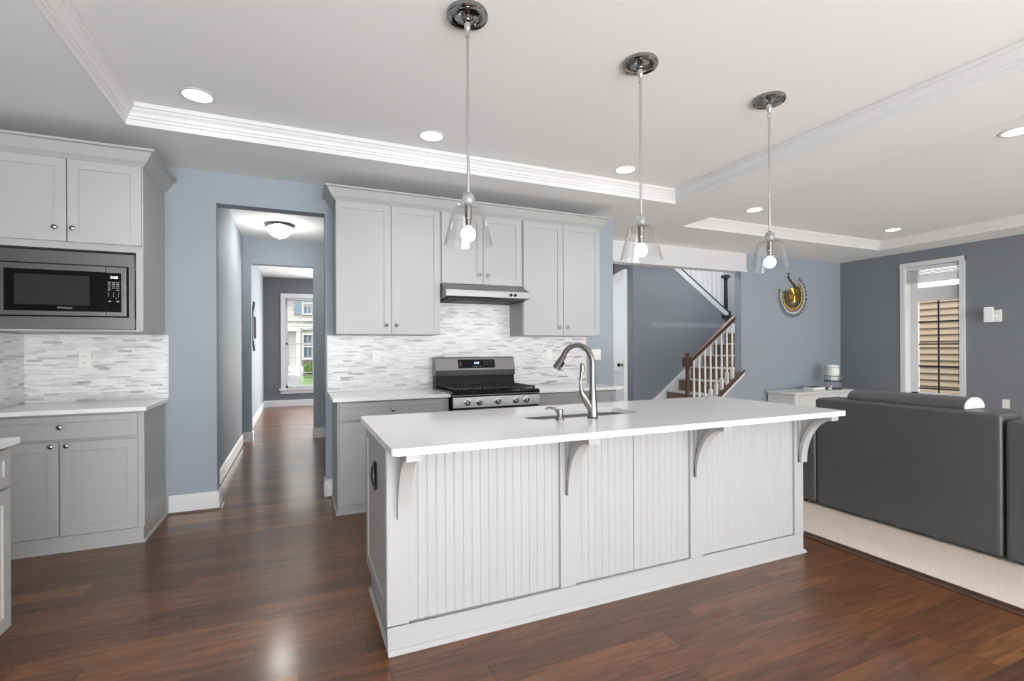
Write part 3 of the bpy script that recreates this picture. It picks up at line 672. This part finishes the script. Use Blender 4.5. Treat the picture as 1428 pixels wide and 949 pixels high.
b.face(rings[-1]); o = b.build('basin', 'steel_b', sk, smooth=True); sol = o.modifiers.new('s', 'SOLIDIFY'); sol.thickness = .002; sol.offset = -1
MB().lathe([(.045, .716), (.045, .719), (.03, .7185), (.0001, .7175)], (1.49, 2.5, 0), 'z', 24).build('drain', 'chrome', sk, smooth=True)
# faucet
fc = thing('kitchen_faucet', 'satin nickel gooseneck pull-down faucet on the island', 'faucet', (1.47, 2.27, .915))
MB().lathe([(.03, .915), (.03, .921)], (1.47, 2.27, 0), 'z', 24).build('base_ring', 'dark', fc, smooth=True)
MB().lathe([(.028, .921), (.027, .95), (.023, 1.0), (.019, 1.05), (.0165, 1.08), (.0155, 1.1)], (1.47, 2.27, 0), 'z', 28).build('faucet_body', 'nickel', fc, smooth=True)
hx, hy = -.095, .165; R = math.hypot(hx, hy) / 2; pts = [(1.47, 2.27, 1.09), (1.47, 2.27, 1.16), (1.47, 2.27, 1.205)]
for i in range(1, 15):
    a = PI * i / 16; k = (1 - math.cos(a)) / 2; pts.append((1.47 + hx * k, 2.27 + hy * k, 1.205 + .105 * math.sin(a)))
MB().tube(pts, [.0155] * 3 + [.015] * 14, 18).build('spout', 'nickel', fc, smooth=True)
e = Vector(pts[-1]); dr = (Vector(pts[-1]) - Vector(pts[-2])).normalized(); dr = (dr + Vector((-.0035, .006, 0)) * 25).normalized()
sh = MB().tube([tuple(e + dr * t_) for t_ in (-.01, .01, .03, .075, .08)], [.0155, .017, .02, .0245, .02], 20).build('spray_head', 'nickel', fc, smooth=True)
bp = e + dr * .035 + Vector((.012, -.016, -.004)); MB().tube([tuple(bp), tuple(bp + dr * .03)], .008, 10).build('spray_button', 'black', sh, smooth=True)
MB().tube([(1.47, 2.27, .945), (1.445, 2.268, .985), (1.418, 2.266, 1.025), (1.405, 2.265, 1.045), (1.398, 2.265, 1.055)], [.02, .021, .02, .018, .012], 16).build('handle_hub', 'nickel', fc, smooth=True)
MB().tube([(1.402, 2.265, 1.045), (1.393, 2.265, 1.08), (1.391, 2.265, 1.11), (1.396, 2.265, 1.145), (1.403, 2.265, 1.175), (1.402, 2.265, 1.2), (1.396, 2.265, 1.21)], [.016, .010, .008, .0095, .0125, .0125, .006], 14).build('lever', 'nickel', fc, smooth=True)
sd = thing('soap_dispenser', 'satin nickel soap dispenser left of the faucet', 'soap dispenser', (1.262, 2.262, .915))
MB().lathe([(.024, .915), (.023, .922), (.016, .93), (.014, .945), (.018, .949), (.018, .972), (.0001, .974)], (1.262, 2.262, 0), 'z', 22).build('pump', 'nickel', sd, smooth=True)
MB().tube([(1.255, 2.268, .96), (1.238, 2.28, .977), (1.215, 2.295, .981), (1.198, 2.306, .972)], [.009, .008, .0065, .005], 12).build('nozzle', 'nickel', sd, smooth=True)
# ornate metal pull on the end panel
t = thing('metal_bottle_opener', 'small dark metal fixture mounted on the island end panel', 'bottle opener', (.335, 2.45, .68))
MB().sphere((.342, 2.455, .737), .013, (.6, 1, 1)).tube([(.342, 2.455, .735), (.338, 2.453, .715), (.336, 2.45, .685), (.338, 2.446, .65), (.342, 2.442, .625)], [.007, .011, .013, .01, .005], 12).sphere((.342, 2.441, .622), .01, (.6, 1, 1.2)).build('opener_body', 'ebony', t, smooth=True)
MB().box(.346, .354, 2.438, 2.462, .615, .74).build('back_plate', 'ebony', t, bevel=.003)

# ------------------------------------------------------------------ PENDANTS
def pendant(x, y, label):
    t = thing('pendant_light', label, 'pendant light', (x, y, 1.78), 'clear glass pendants over the island')
    c = (x, y, 0)
    cp = MB().lathe([(.094, 2.8695), (.097, 2.862), (.097, 2.85), (.093, 2.845), (.088, 2.848), (.06, 2.853), (.03, 2.846), (.022, 2.836), (.0001, 2.836)], c, 'z', 48).build('canopy', 'chrome_d', t, smooth=True)
    MB().lathe([(.019, 2.84), (.0185, 2.825), (.013, 2.79), (.01, 2.785), (.01, 2.755), (.0001, 2.755)], c, 'z', 24).build('canopy_stem', 'chrome', cp, smooth=True)
    for dx, dy in ((.045, .02), (-.045, -.02)): MB().sphere((x + dx, y + dy, 2.84), .006).build('canopy_screw', 'chrome', cp, smooth=True)
    MB().lathe([(.0072, 2.02), (.0072, 2.8)], c, 'z', 14).build('rod', 'chrome', t, smooth=True)
    MB().lathe([(.008, 2.032), (.012, 2.024), (.02, 2.02), (.028, 2.01), (.0315, 1.995), (.029, 1.98), (.021, 1.967)], c, 'z', 28).build('glass_ball', 'glassball', t, smooth=True)
    MB().lathe([(.017, 1.962), (.017, 1.905), (.014, 1.902), (.014, 1.868), (.0001, 1.868)], c, 'z', 24).build('socket', 'nickel', t, smooth=True)
    prof = [(.018, 1.967), (.045, 1.966), (.061, 1.961), (.071, 1.95), (.0755, 1.936), (.1125, 1.79), (.1145, 1.782), (.1145, 1.779), (.112, 1.779), (.1105, 1.786), (.073, 1.936), (.0685, 1.948), (.059, 1.958), (.045, 1.9625), (.018, 1.9635)]
    MB().lathe(prof, c, 'z', 48, caps=False).build('glass_shade', 'glassp', t, smooth=True)
    MB().lathe([(.0001, 1.795), (.014, 1.798), (.027, 1.807), (.034, 1.823), (.0345, 1.835), (.031, 1.847), (.022, 1.857), (.013, 1.863), (.012, 1.875)], c, 'z', 24).build('bulb', 'glow', t, smooth=True)
    return t
M['glassball'] = mat('crackled_glass_ball', (205, 208, 210), .06, bump=.7, bscale=90, var=.1, vscale=60, coat=1)
M['glassball'].node_tree.nodes['Principled BSDF'].inputs['Transmission Weight'].default_value = .8
pendant(.742, 2.2, 'clear glass pendant nearest the camera, over the left end of the island')
pendant(1.745, 2.2, 'middle of the three clear glass pendants, above the faucet')
pendant(2.752, 2.2, 'clear glass pendant over the right end of the island')

# recessed lights
def can(x, y, label, power=12):
    t = thing('recessed_light', label, 'recessed light', (x, y, ZU), 'recessed ceiling lights')
    MB().lathe([(.098, ZU - .0005), (.1, ZU - .004), (.094, ZU - .007), (.08, ZU - .006), (.078, ZU - .0008)], (x, y, 0), 'z', 40, caps=False).build('trim_ring', 'trim', t, smooth=True)
    MB().lathe([(.0001, ZU - .0045), (.079, ZU - .0035)], (x, y, 0), 'z', 40, caps=False).build('diffuser', 'can', t)
    spot_lamp((x, y, ZU - .03), power)
can(-.556, 3.567, 'recessed ceiling light above the microwave wall, farthest left')
can(.921, 3.567, 'recessed ceiling light just left of the nearest pendant rod')
can(2.665, 3.572, 'recessed ceiling light just left of the middle pendant rod')
can(4.803, 4.037, 'recessed family room light beside the right pendant rod')
can(7.36, 4.006, 'recessed family room light near the window wall corner')
can(4.856, 1.819, 'recessed light cut by the right frame edge')

# hall flush mount
t = thing('flush_ceiling_light', 'frosted bowl ceiling light with nickel rim in the hall', 'ceiling light', (-.19, 6.84, 2.87))
c = (-.19, 6.84, 0)
MB().lathe([(.12, 2.869), (.16, 2.862), (.172, 2.848), (.17, 2.838), (.15, 2.83), (.148, 2.836)], c, 'z', 40).build('rim', 'nickel', t, smooth=True)
MB().lathe([(.15, 2.835), (.14, 2.79), (.11, 2.745), (.07, 2.715), (.02, 2.703), (.0001, 2.702)], c, 'z', 40, caps=False).build('glass_bowl', 'bowl', t, smooth=True)
MB().lathe([(.012, 2.704), (.013, 2.695), (.007, 2.688), (.0001, 2.683)], c, 'z', 16).build('finial', 'nickel', t, smooth=True)
bulb_light('hall_bulb', (-.19, 6.84, 2.6), 13, .12)
spot_lamp((.9, 10, 2.9), 30)  # added spot without a fixture, brightens the front room

# ------------------------------------------------------------------ SOFA
sf = thing('sectional_sofa', 'charcoal leather sectional sofa seen from behind', 'sofa', (4.3, 2.0, .012))
MB().box(3.84, 4.1, 1.512, 2.655, .03, .885).build('back', 'leather', sf, bevel=.022, seg=3)
MB().box(3.84, 4.1, -.3, 1.5, .03, .852).build('back', 'leather', sf, bevel=.022, seg=3)
MB().box(3.842, 4.85, 2.662, 2.9, .03, .62).build('arm', 'leather', sf, bevel=.03, seg=3)
MB().box(4.1, 4.8, 1.515, 2.65, .06, .46).build('seat', 'leather', sf, bevel=.03, seg=3)
MB().box(4.1, 4.8, -.3, 1.5, .06, .46).build('seat', 'leather', sf, bevel=.03, seg=3)
for x in (3.9, 4.7):
    for y in (-.2, 1.4, 2.8): MB().box(x - .025, x + .025, y - .025, y + .025, .012, .06).build('foot', 'ebony', sf)
MB().box(3.85, 3.875, 2.655, 2.664, .81, .87).build('bracket', 'chrome', sf, bevel=.002)
hr = MB(); P = [(4.05 + .115 * math.cos(PI * i / 16), .887 + .072 * math.sin(PI * i / 16)) for i in range(17)]
hp = thing('bolster_cushion', 'half-round charcoal bolster lying on the sofa back', 'cushion', (4.05, 2.1, .886))
MB().prism(P, 'y', 1.735, 2.47).build('bolster_body', 'leather', hp, smooth=True)
P = [(4.05 + .116 * math.cos(PI * i / 16), .887 + .073 * math.sin(PI * i / 16)) for i in range(17)]
MB().prism(P, 'y', 1.725, 1.735).build('end_cap', 'white', hp, smooth=True)['label'] = 'white rounded end face'

# ------------------------------------------------------------------ CONSOLE TABLE and things on it
ct = thing('console_table', 'low white console table against the family room wall', 'console table', (7.45, 5.2, .012))
MB().box(6.74, 8.2, 4.97, 5.47, .595, .62).box(6.76, 8.18, 4.99, 5.47, .58, .595).build('tabletop', 'trim', ct, bevel=.004)
MB().box(6.8, 8.14, 5.03, 5.46, .38, .58).build('apron', 'trim', ct, bevel=.002)
for a in (6.9, 7.52): MB().box(a, a + .56, 5.02, 5.032, .4, .56).build('drawer', 'trim', ct, bevel=.003)
for x in (6.78, 8.11):
    for y in (5.01, 5.42): MB().box(x, x + .05, y, y + .05, .012, .58).build('leg', 'trim', ct, bevel=.003)
MB().box(6.83, 8.11, 5.06, 5.42, .15, .17).build('shelf', 'trim', ct, bevel=.002)
t = thing('white_box', 'flat white box on the console table', 'box', (7.5, 5.2, .62))
MB().box(7.35, 7.63, 5.12, 5.28, .6205, .668).build('box_body', 'white', t, bevel=.004); MB().box(7.347, 7.633, 5.117, 5.283, .655, .668).build('lid', 'white', t, bevel=.002)
t = thing('small_figurine', 'tiny white ornament beside the candle stand', 'ornament', (7.72, 5.1, .62))
MB().sphere((7.72, 5.1, .64), .02, (1, .8, 1)).sphere((7.74, 5.1, .668), .014).sphere((7.69, 5.1, .635), .014).build('figurine_body', 'candle', t, smooth=True)
t = thing('candle_stand', 'black wire stand on the white console table', 'stand', (7.93, 5.2, .62))
s = MB(); cx, cy, r_ = 7.93, 5.2, .12
for z in (.745, .83, .628):
    MB().tube([(cx + r_ * math.cos(2 * PI * i / 24), cy + r_ * math.sin(2 * PI * i / 24), z) for i in range(25)], .005, 6).build('ring', 'ebony', t, smooth=True)
MB().lathe([(.118, .752), (.118, .76), (.0001, .76)], (cx, cy, 0), 'z', 24).build('tray', 'ebony', t)
for i in range(6):
    a = PI / 3 * i + .3; MB().tube([(cx + r_ * math.cos(a), cy + r_ * math.sin(a), .6205), (cx + r_ * math.cos(a), cy + r_ * math.sin(a), .83)], .005, 6).build('leg', 'ebony', t)
t = thing('candle_lantern', 'white cylindrical lantern with pierced rim in the wire stand', 'lantern', (cx, cy, .761))
MB().lathe([(.088, .761), (.09, .78), (.09, 1.0), (.086, 1.003), (.086, .99), (.08, .985), (.0001, .985)], (cx, cy, 0), 'z', 32).build('lantern_body', 'candle', t, smooth=True)
s = MB()
for i in range(22):
    a = 2 * PI * i / 22; s.box(cx + .0905 * math.cos(a) - .004, cx + .0905 * math.cos(a) + .004, cy + .0905 * math.sin(a) - .004, cy + .0905 * math.sin(a) + .004, .955, .975)
s.build('pierced_rim', 'ink', t)

# wall clock: peacock
t = thing('peacock_wall_clock', 'round gold peacock wall clock with beaded tail on the blue wall', 'clock', (7.38, 5.49, 2.13))
cx, cz = 7.385, 2.14
face = MB()
n = 12
for i in range(n):
    a0, a1 = 2 * PI * i / n, 2 * PI * (i + 1) / n; am = (a0 + a1) / 2
    c0 = (cx, 5.455, cz); o0 = (cx + .12 * math.cos(a0), 5.475, cz + .12 * math.sin(a0)); o1 = (cx + .12 * math.cos(a1), 5.475, cz + .12 * math.sin(a1)); om = (cx + .12 * math.cos(am), 5.46 if i % 2 else 5.47, cz + .12 * math.sin(am))
    v = face.vs([c0, o0, om, o1]); face.face([v[0], v[1], v[2]]); face.face([v[0], v[2], v[3]])
face.lathe([(.12, 5.475), (.12, 5.492)], (cx, 0, cz), 'y', 24); face.build('dial', 'gold', t)
MB().box(cx - .004, cx + .004, 5.448, 5.453, cz, cz + .085).box(cx, cx + .06, 5.448, 5.453, cz - .004, cz + .004).build('hands', 'antq', t)
def crescent(rad, a0, a1, n, size, m, name, cxo=0, czo=0):
    s = MB()
    for i in range(n):
        a = math.radians(a0 + (a1 - a0) * i / (n - 1)); s.sphere((cx + cxo + rad * math.cos(a), 5.484, cz + czo + rad * 1.02 * math.sin(a)), size, (1, .4, 1), 10, 6)
    return s.build(name, m, t, smooth=True)
crescent(.32, 165, 420, 24, .024, 'gem', 'outer_beads', .0, -.015)
crescent(.275, 168, 415, 30, .019, 'gemw', 'pearl_beads', .0, -.01)
crescent(.225, 170, 410, 28, .02, 'gold', 'inner_beads', .0, -.005)
crescent(.175, 160, 405, 24, .017, 'antq', 'bronze_beads')
s = MB()
for i in range(44):
    a = math.radians(160 + 245 * i / 43); s.tube([(cx + .125 * math.cos(a), 5.488, cz + .125 * math.sin(a)), (cx + .31 * math.cos(a + .12), 5.488, cz + .31 * math.sin(a + .12))], .003, 5)
s.build('filigree', 'antq', t)
MB().tube([(cx + .08, 5.484, cz + .1), (cx + .03, 5.482, cz + .17), (cx - .04, 5.482, cz + .22), (cx - .09, 5.482, cz + .27)], [.022, .014, .011, .013], 10).sphere((cx - .1, 5.482, cz + .285), .018).build('peacock_neck', 'antq', t, smooth=True)
s = MB()
for a in (-.5, 0, .5): s.tube([(cx - .09, 5.484, cz + .3), (cx - .09 + .05 * math.sin(a), 5.484, cz + .35)], .003, 5).sphere((cx - .09 + .05 * math.sin(a), 5.484, cz + .352), .009)
s.build('peacock_crest', 'gem', t, smooth=True)

# speaker
t = thing('wall_speaker', 'small white speaker on a bracket, high on the dark wall', 'speaker', (8.5, 3.45, 1.7))
m_ = Matrix.Translation((8.44, 3.45, 1.715)) @ Matrix.Rotation(.35, 4, 'Z') @ Matrix.Rotation(-.1, 4, 'Y')
MB(m_).box(-.03, .04, -.048, .048, -.1, .1).build('speaker_body', 'white', t, bevel=.008)
MB(m_).box(-.033, -.03, -.04, .04, -.09, .09).build('grille', 'blind', t, bevel=.003)
MB().tube([(8.47, 3.44, 1.71), (8.54, 3.42, 1.7), (8.575, 3.42, 1.7)], .015, 10).box(8.57, 8.598, 3.375, 3.455, 1.62, 1.78).build('bracket', 'white', t, bevel=.003)

# ------------------------------------------------------------------ STAIRS
st = thing('staircase', 'carpeted staircase with white balusters and dark wood handrail', 'staircase', (6.4, 6.2, 0))
rise, run, xs = .195, .262, 5.12
for n in range(1, 9):
    x = xs + run * (n - 1); x2 = 8.14 if n == 8 else x + run
    MB().box(x, x2, 5.635, 6.47, 0 if n < 2 else rise * (n - 1), rise * n - .02).build('step', 'carpet_b', st)
    MB().box(x - .022, x2 - .0 if n == 8 else x + .02, 5.635, 6.47, rise * n - .02, rise * n + .002).box(x + .0, x2, 5.635, 6.47, rise * n - .02, rise * n).build('nosing', 'trim', st, bevel=.004)
MB().prism([(4.99, .0), (4.99, .175), (7.1, 1.725), (8.14, 1.725), (8.14, 1.45), (7.2, 1.45), (5.25, 0)], 'y', 6.472, 6.498).build('skirt_board', 'trim', st)
sl = .74
def capz(x): return .545 + sl * (x - 5.79)
MB().prism([(5.08, capz(5.08)), (6.3, capz(6.3)), (6.3, capz(6.3) + .03), (5.08, capz(5.08) + .03)], 'y', 5.475, 5.67).build('stringer_cap', 'dwood', st, bevel=.004)
MB().prism([(5.08, capz(5.08) - .045), (6.3, capz(6.3) - .045), (6.3, capz(6.3)), (5.08, capz(5.08))], 'y', 5.478, 5.499).build('stringer_trim', 'trim', st)
def railz(x): return 1.128 + .725 * (x - 5.32)
MB().prism([(5.27, railz(5.27) - .035), (6.17, railz(6.17) - .035), (6.17, railz(6.17) + .04), (5.27, railz(5.27) + .04)], 'y', 5.53, 5.595).build('handrail', 'dwood', st, bevel=.012, seg=3)
for i in range(8):
    x = 5.36 + .11 * i; zb = capz(x) + .03; zt = railz(x) - .03
    s_ = MB().lathe([(.0185, zb + .17), (.013, zb + .2), (.018, zb + .22), (.017, zb + .3), (.0125, zt)], (x, 5.565, 0), 'z', 12)
    s_.prism([(x - .022, zb - .016), (x + .022, zb + .016), (x + .022, zb + .17), (x - .022, zb + .17)], 'y', 5.543, 5.587)
    s_.build('baluster', 'trim', st, smooth=True)
n_ = MB().box(5.19, 5.29, 5.515, 5.615, 0, .3).box(5.185, 5.295, 5.51, 5.62, 1.02, 1.15)
n_.lathe([(.045, .3), (.03, .36), (.028, .5), (.028, .95), (.036, 1.0), (.04, 1.02)], (5.24, 5.565, 0), 'z', 20)
n_.lathe([(.05, 1.15), (.052, 1.16), (.03, 1.168), (.025, 1.175), (.034, 1.19), (.036, 1.205), (.026, 1.222), (.0001, 1.23)], (5.24, 5.565, 0), 'z', 20)
n_.build('newel_post', 'dwood', st, bevel=.004, smooth=True)
def upz(x): return 1.82 - .655 * (x - 7.05)
MB().prism([(4.99, upz(4.99)), (7.05, upz(7.05)), (7.05, upz(7.05) + .1), (4.99, upz(4.99) + .1)], 'y', 6.48, 6.62).build('upper_stringer', 'trim', st)
MB().prism([(4.99, upz(4.99) + .1), (7.03, upz(7.03) + .1), (7.03, upz(7.03) + .125), (4.99, upz(4.99) + .125)], 'y', 6.475, 6.625).build('upper_cap', 'ebony', st)
for i in range(16):
    x = 6.92 - .108 * i; zb = upz(x) + .125
    s_ = MB().box(x - .018, x + .018, 6.532, 6.568, zb - .012, zb + .2).lathe([(.018, zb + .2), (.012, zb + .23), (.017, zb + .26), (.012, zb + .8)], (x, 6.55, 0), 'z', 10)
    s_.build('baluster', 'trim', st, smooth=True)
MB().prism([(4.99, upz(4.99) + .92), (7.0, upz(7.0) + .92), (7.0, upz(7.0) + .98), (4.99, upz(4.99) + .98)], 'y', 6.52, 6.58).build('handrail', 'ebony', st, bevel=.01)
n_ = MB().box(7.0, 7.13, 6.49, 6.62, 1.56, 1.95).box(6.92, 7.16, 6.46, 6.64, 1.8, 1.87).lathe([(.05, 1.95), (.036, 2.0), (.03, 2.5), (.042, 2.54)], (7.065, 6.55, 0), 'z', 18).box(7.01, 7.12, 6.495, 6.605, 2.54, 2.6)
n_.build('newel_post', 'ebony', st, bevel=.004)
for k in range(8):
    MB().box(7.0 - .262 * (k + 1), 7.0 - .262 * k, 6.63, 7.595, 1.56 + rise * k - .1, 1.56 + rise * (k + 1)).build('step', 'carpet_b', st)

# interior door ajar
dr_ = thing('interior_door', 'white panelled door ajar beyond the right end of the kitchen wall', 'door', (4.36, 5.82, 0))
xf = Matrix.Translation((4.352, 5.83, 0)) @ Matrix.Rotation(math.radians(70), 4, 'Z')
d = MB(xf)
W_ = .78
d.box(0, W_, -.004, .028, .01, 2.43)
for a, b in ((0, .11), (W_ - .11, W_)): d.box(a, b, -.014, .038, .01, 2.43)
for a, b in ((.01, .24), (.92, 1.12), (2.31, 2.43)): d.box(.11, W_ - .11, -.014, .038, a, b)
leaf = d.build('door_leaf', 'trim', dr_, bevel=.003)
k = MB(xf)
for sg in (1,):
    y0_ = -.014 if sg < 0 else .038
    k.tube([(.065, y0_, 1.05), (.065, y0_ + sg * .008, 1.05)], .027, 18).tube([(.065, y0_ + sg * .006, 1.05), (.065, y0_ + sg * .04, 1.05)], .01, 12).sphere((.065, y0_ + sg * .055, 1.05), .027)
k.build('door_knob', 'antqn', leaf, smooth=True)

# wall art in the front room
wa = thing('wall_art', 'black stepped metal frame with a mirror hanging on the front room wall', 'wall art', (-.68, 9.8, 1.7))
a_ = MB()
for (y_, z_a, z_b) in ((9.2, 1.45, 1.93), (9.31, 1.38, 1.5), (9.31, 1.88, 2.0), (9.42, 1.34, 1.42), (9.42, 1.96, 2.06), (9.55, 1.28, 1.38), (9.55, 2.02, 2.13)):
    a_.box(-.689, -.665, y_, y_ + .12, z_a, z_b)
a_.build('frame', 'ebony', wa)
MB().box(-.688, -.678, 9.33, 10.08, 1.5, 1.88).build('mirror', 'mirror', wa)

# ------------------------------------------------------------------ OUTSIDE
struct(MB().box(-30, 40, 12.7, 60, -.62, -.5).build('ground', 'lawn'))
o = MB().prism([(-6, 13), (-.1, 13), (.12, 30), (.1, 36.8), (-4, 36.8)], 'z', -.5, -.485).build('driveway', 'asphalt'); struct(o)
hs = thing('townhouse', 'cream townhouse with stone base across the street, seen through the hall end window', 'house', (1, 38.5, -.5))
MB().box(-6, 12, 38, 44, -.5, 9).build('wall', 'siding_w', hs)
MB().box(-6, -.55, 37.9, 38, -.5, 2.1).box(.32, 12, 37.9, 38, -.5, .62).build('stone_base', 'stone', hs)
t_ = MB()
for z in (2.75, 3.0, 3.35): t_.box(-6, 12, 37.8, 38, z, z + .1)
t_.box(-6, 12, 37.75, 38, 2.85, 2.95).build('frieze', 'htrim', hs)
def hwin(x0, x1, z0, z1, shut):
    f_ = MB().box(x0 - .12, x0, 37.86, 38.02, z0 - .12, z1 + .12).box(x1, x1 + .12, 37.86, 38.02, z0 - .12, z1 + .12).box(x0, x1, 37.86, 38.02, z1, z1 + .12).box(x0, x1, 37.86, 38.02, z0 - .12, z0)
    f_.box(x0, x1, 37.9, 38.02, (z0 + z1) / 2 - .05, (z0 + z1) / 2 + .05)
    for q in (1, 2): f_.box(x0 + (x1 - x0) * q / 3 - .015, x0 + (x1 - x0) * q / 3 + .015, 37.95, 37.98, z0, z1)
    w_ = f_.build('window', 'htrim', hs); MB().box(x0, x1, 37.96, 37.99, z0, z1).build('pane', 'hglass', w_)
    if shut:
        for xa, xb in ((x0 - .62, x0 - .14), (x1 + .14, x1 + .62)): MB().box(xa, xb, 37.9, 37.99, z0 - .1, z1 + .1).build('shutter', 'shutter', hs)
hwin(.45, 1.2, 3.9, 5.3, True); hwin(.45, 1.25, .72, 2.35, False); hwin(3.2, 4.0, 3.9, 5.3, True); hwin(3.2, 4.0, .72, 2.35, False)
MB().box(-.02, .24, 37.2, 37.5, -.5, 2.6).build('porch_column', 'htrim', hs)
MB().box(-1.8, .3, 37.1, 38, 2.6, 2.78).build('porch_roof', 'htrim', hs)
def shrub(label, c, r, n, m):
    t = thing('shrub', label, 'shrub', (c[0], c[1], -.5)); s = MB(); rnd = random.Random(5)
    for i in range(n):
        a, b_ = rnd.uniform(0, 2 * PI), rnd.uniform(-.35, PI / 2); q = r * rnd.uniform(.55, 1)
        p = Vector((c[0] + q * math.cos(a) * math.cos(b_) * 1.3, c[1] + q * .8 * math.sin(a) * math.cos(b_), c[2] + q * math.sin(b_) * .8))
        u = Vector((rnd.uniform(-1, 1), rnd.uniform(-1, 1), rnd.uniform(-.3, 1))).normalized(); v = u.cross(Vector((rnd.uniform(-1, 1), 1, .3))).normalized(); l = .11
        s.face(s.vs([tuple(p - u * l), tuple(p + v * l * .4), tuple(p + u * l), tuple(p - v * l * .4)]))
    s.sphere(c, r * .72, (1.25, .8, .8)); s.build('foliage', m, t)
    MB().cyl(.05, (c[0], c[1], -.5), (c[0], c[1], c[2])).build('stem', 'dwood', t)
shrub('yellow-green bush in front of the townhouse', (.95, 34.5, .0), .55, 700, 'leaf')
shrub('small dark shrub by the townhouse driveway', (-.75, 36.5, -.2), .3, 300, 'leaf_d')
nb = thing('neighbour_house', 'beige sided house wall outside the family room window', 'house', (11.7, 5, -.5))
P = [(12.2, -.5)]; z = -.5
while z < 2.4:
    P += [(11.5, z), (11.5, z + .012), (11.535, z + .125)]; z += .127
P += [(12.2, z)]
MB().prism(P, 'y', -3, 14).build('lap_siding', 'siding', nb)
MB().box(11.45, 12.3, -3, 14, z, z + .3).build('soffit', 'trim', nb)
struct(MB().box(8.85, 40, -6, 12.7, -.62, -.5).build('ground_side', 'lawn'))
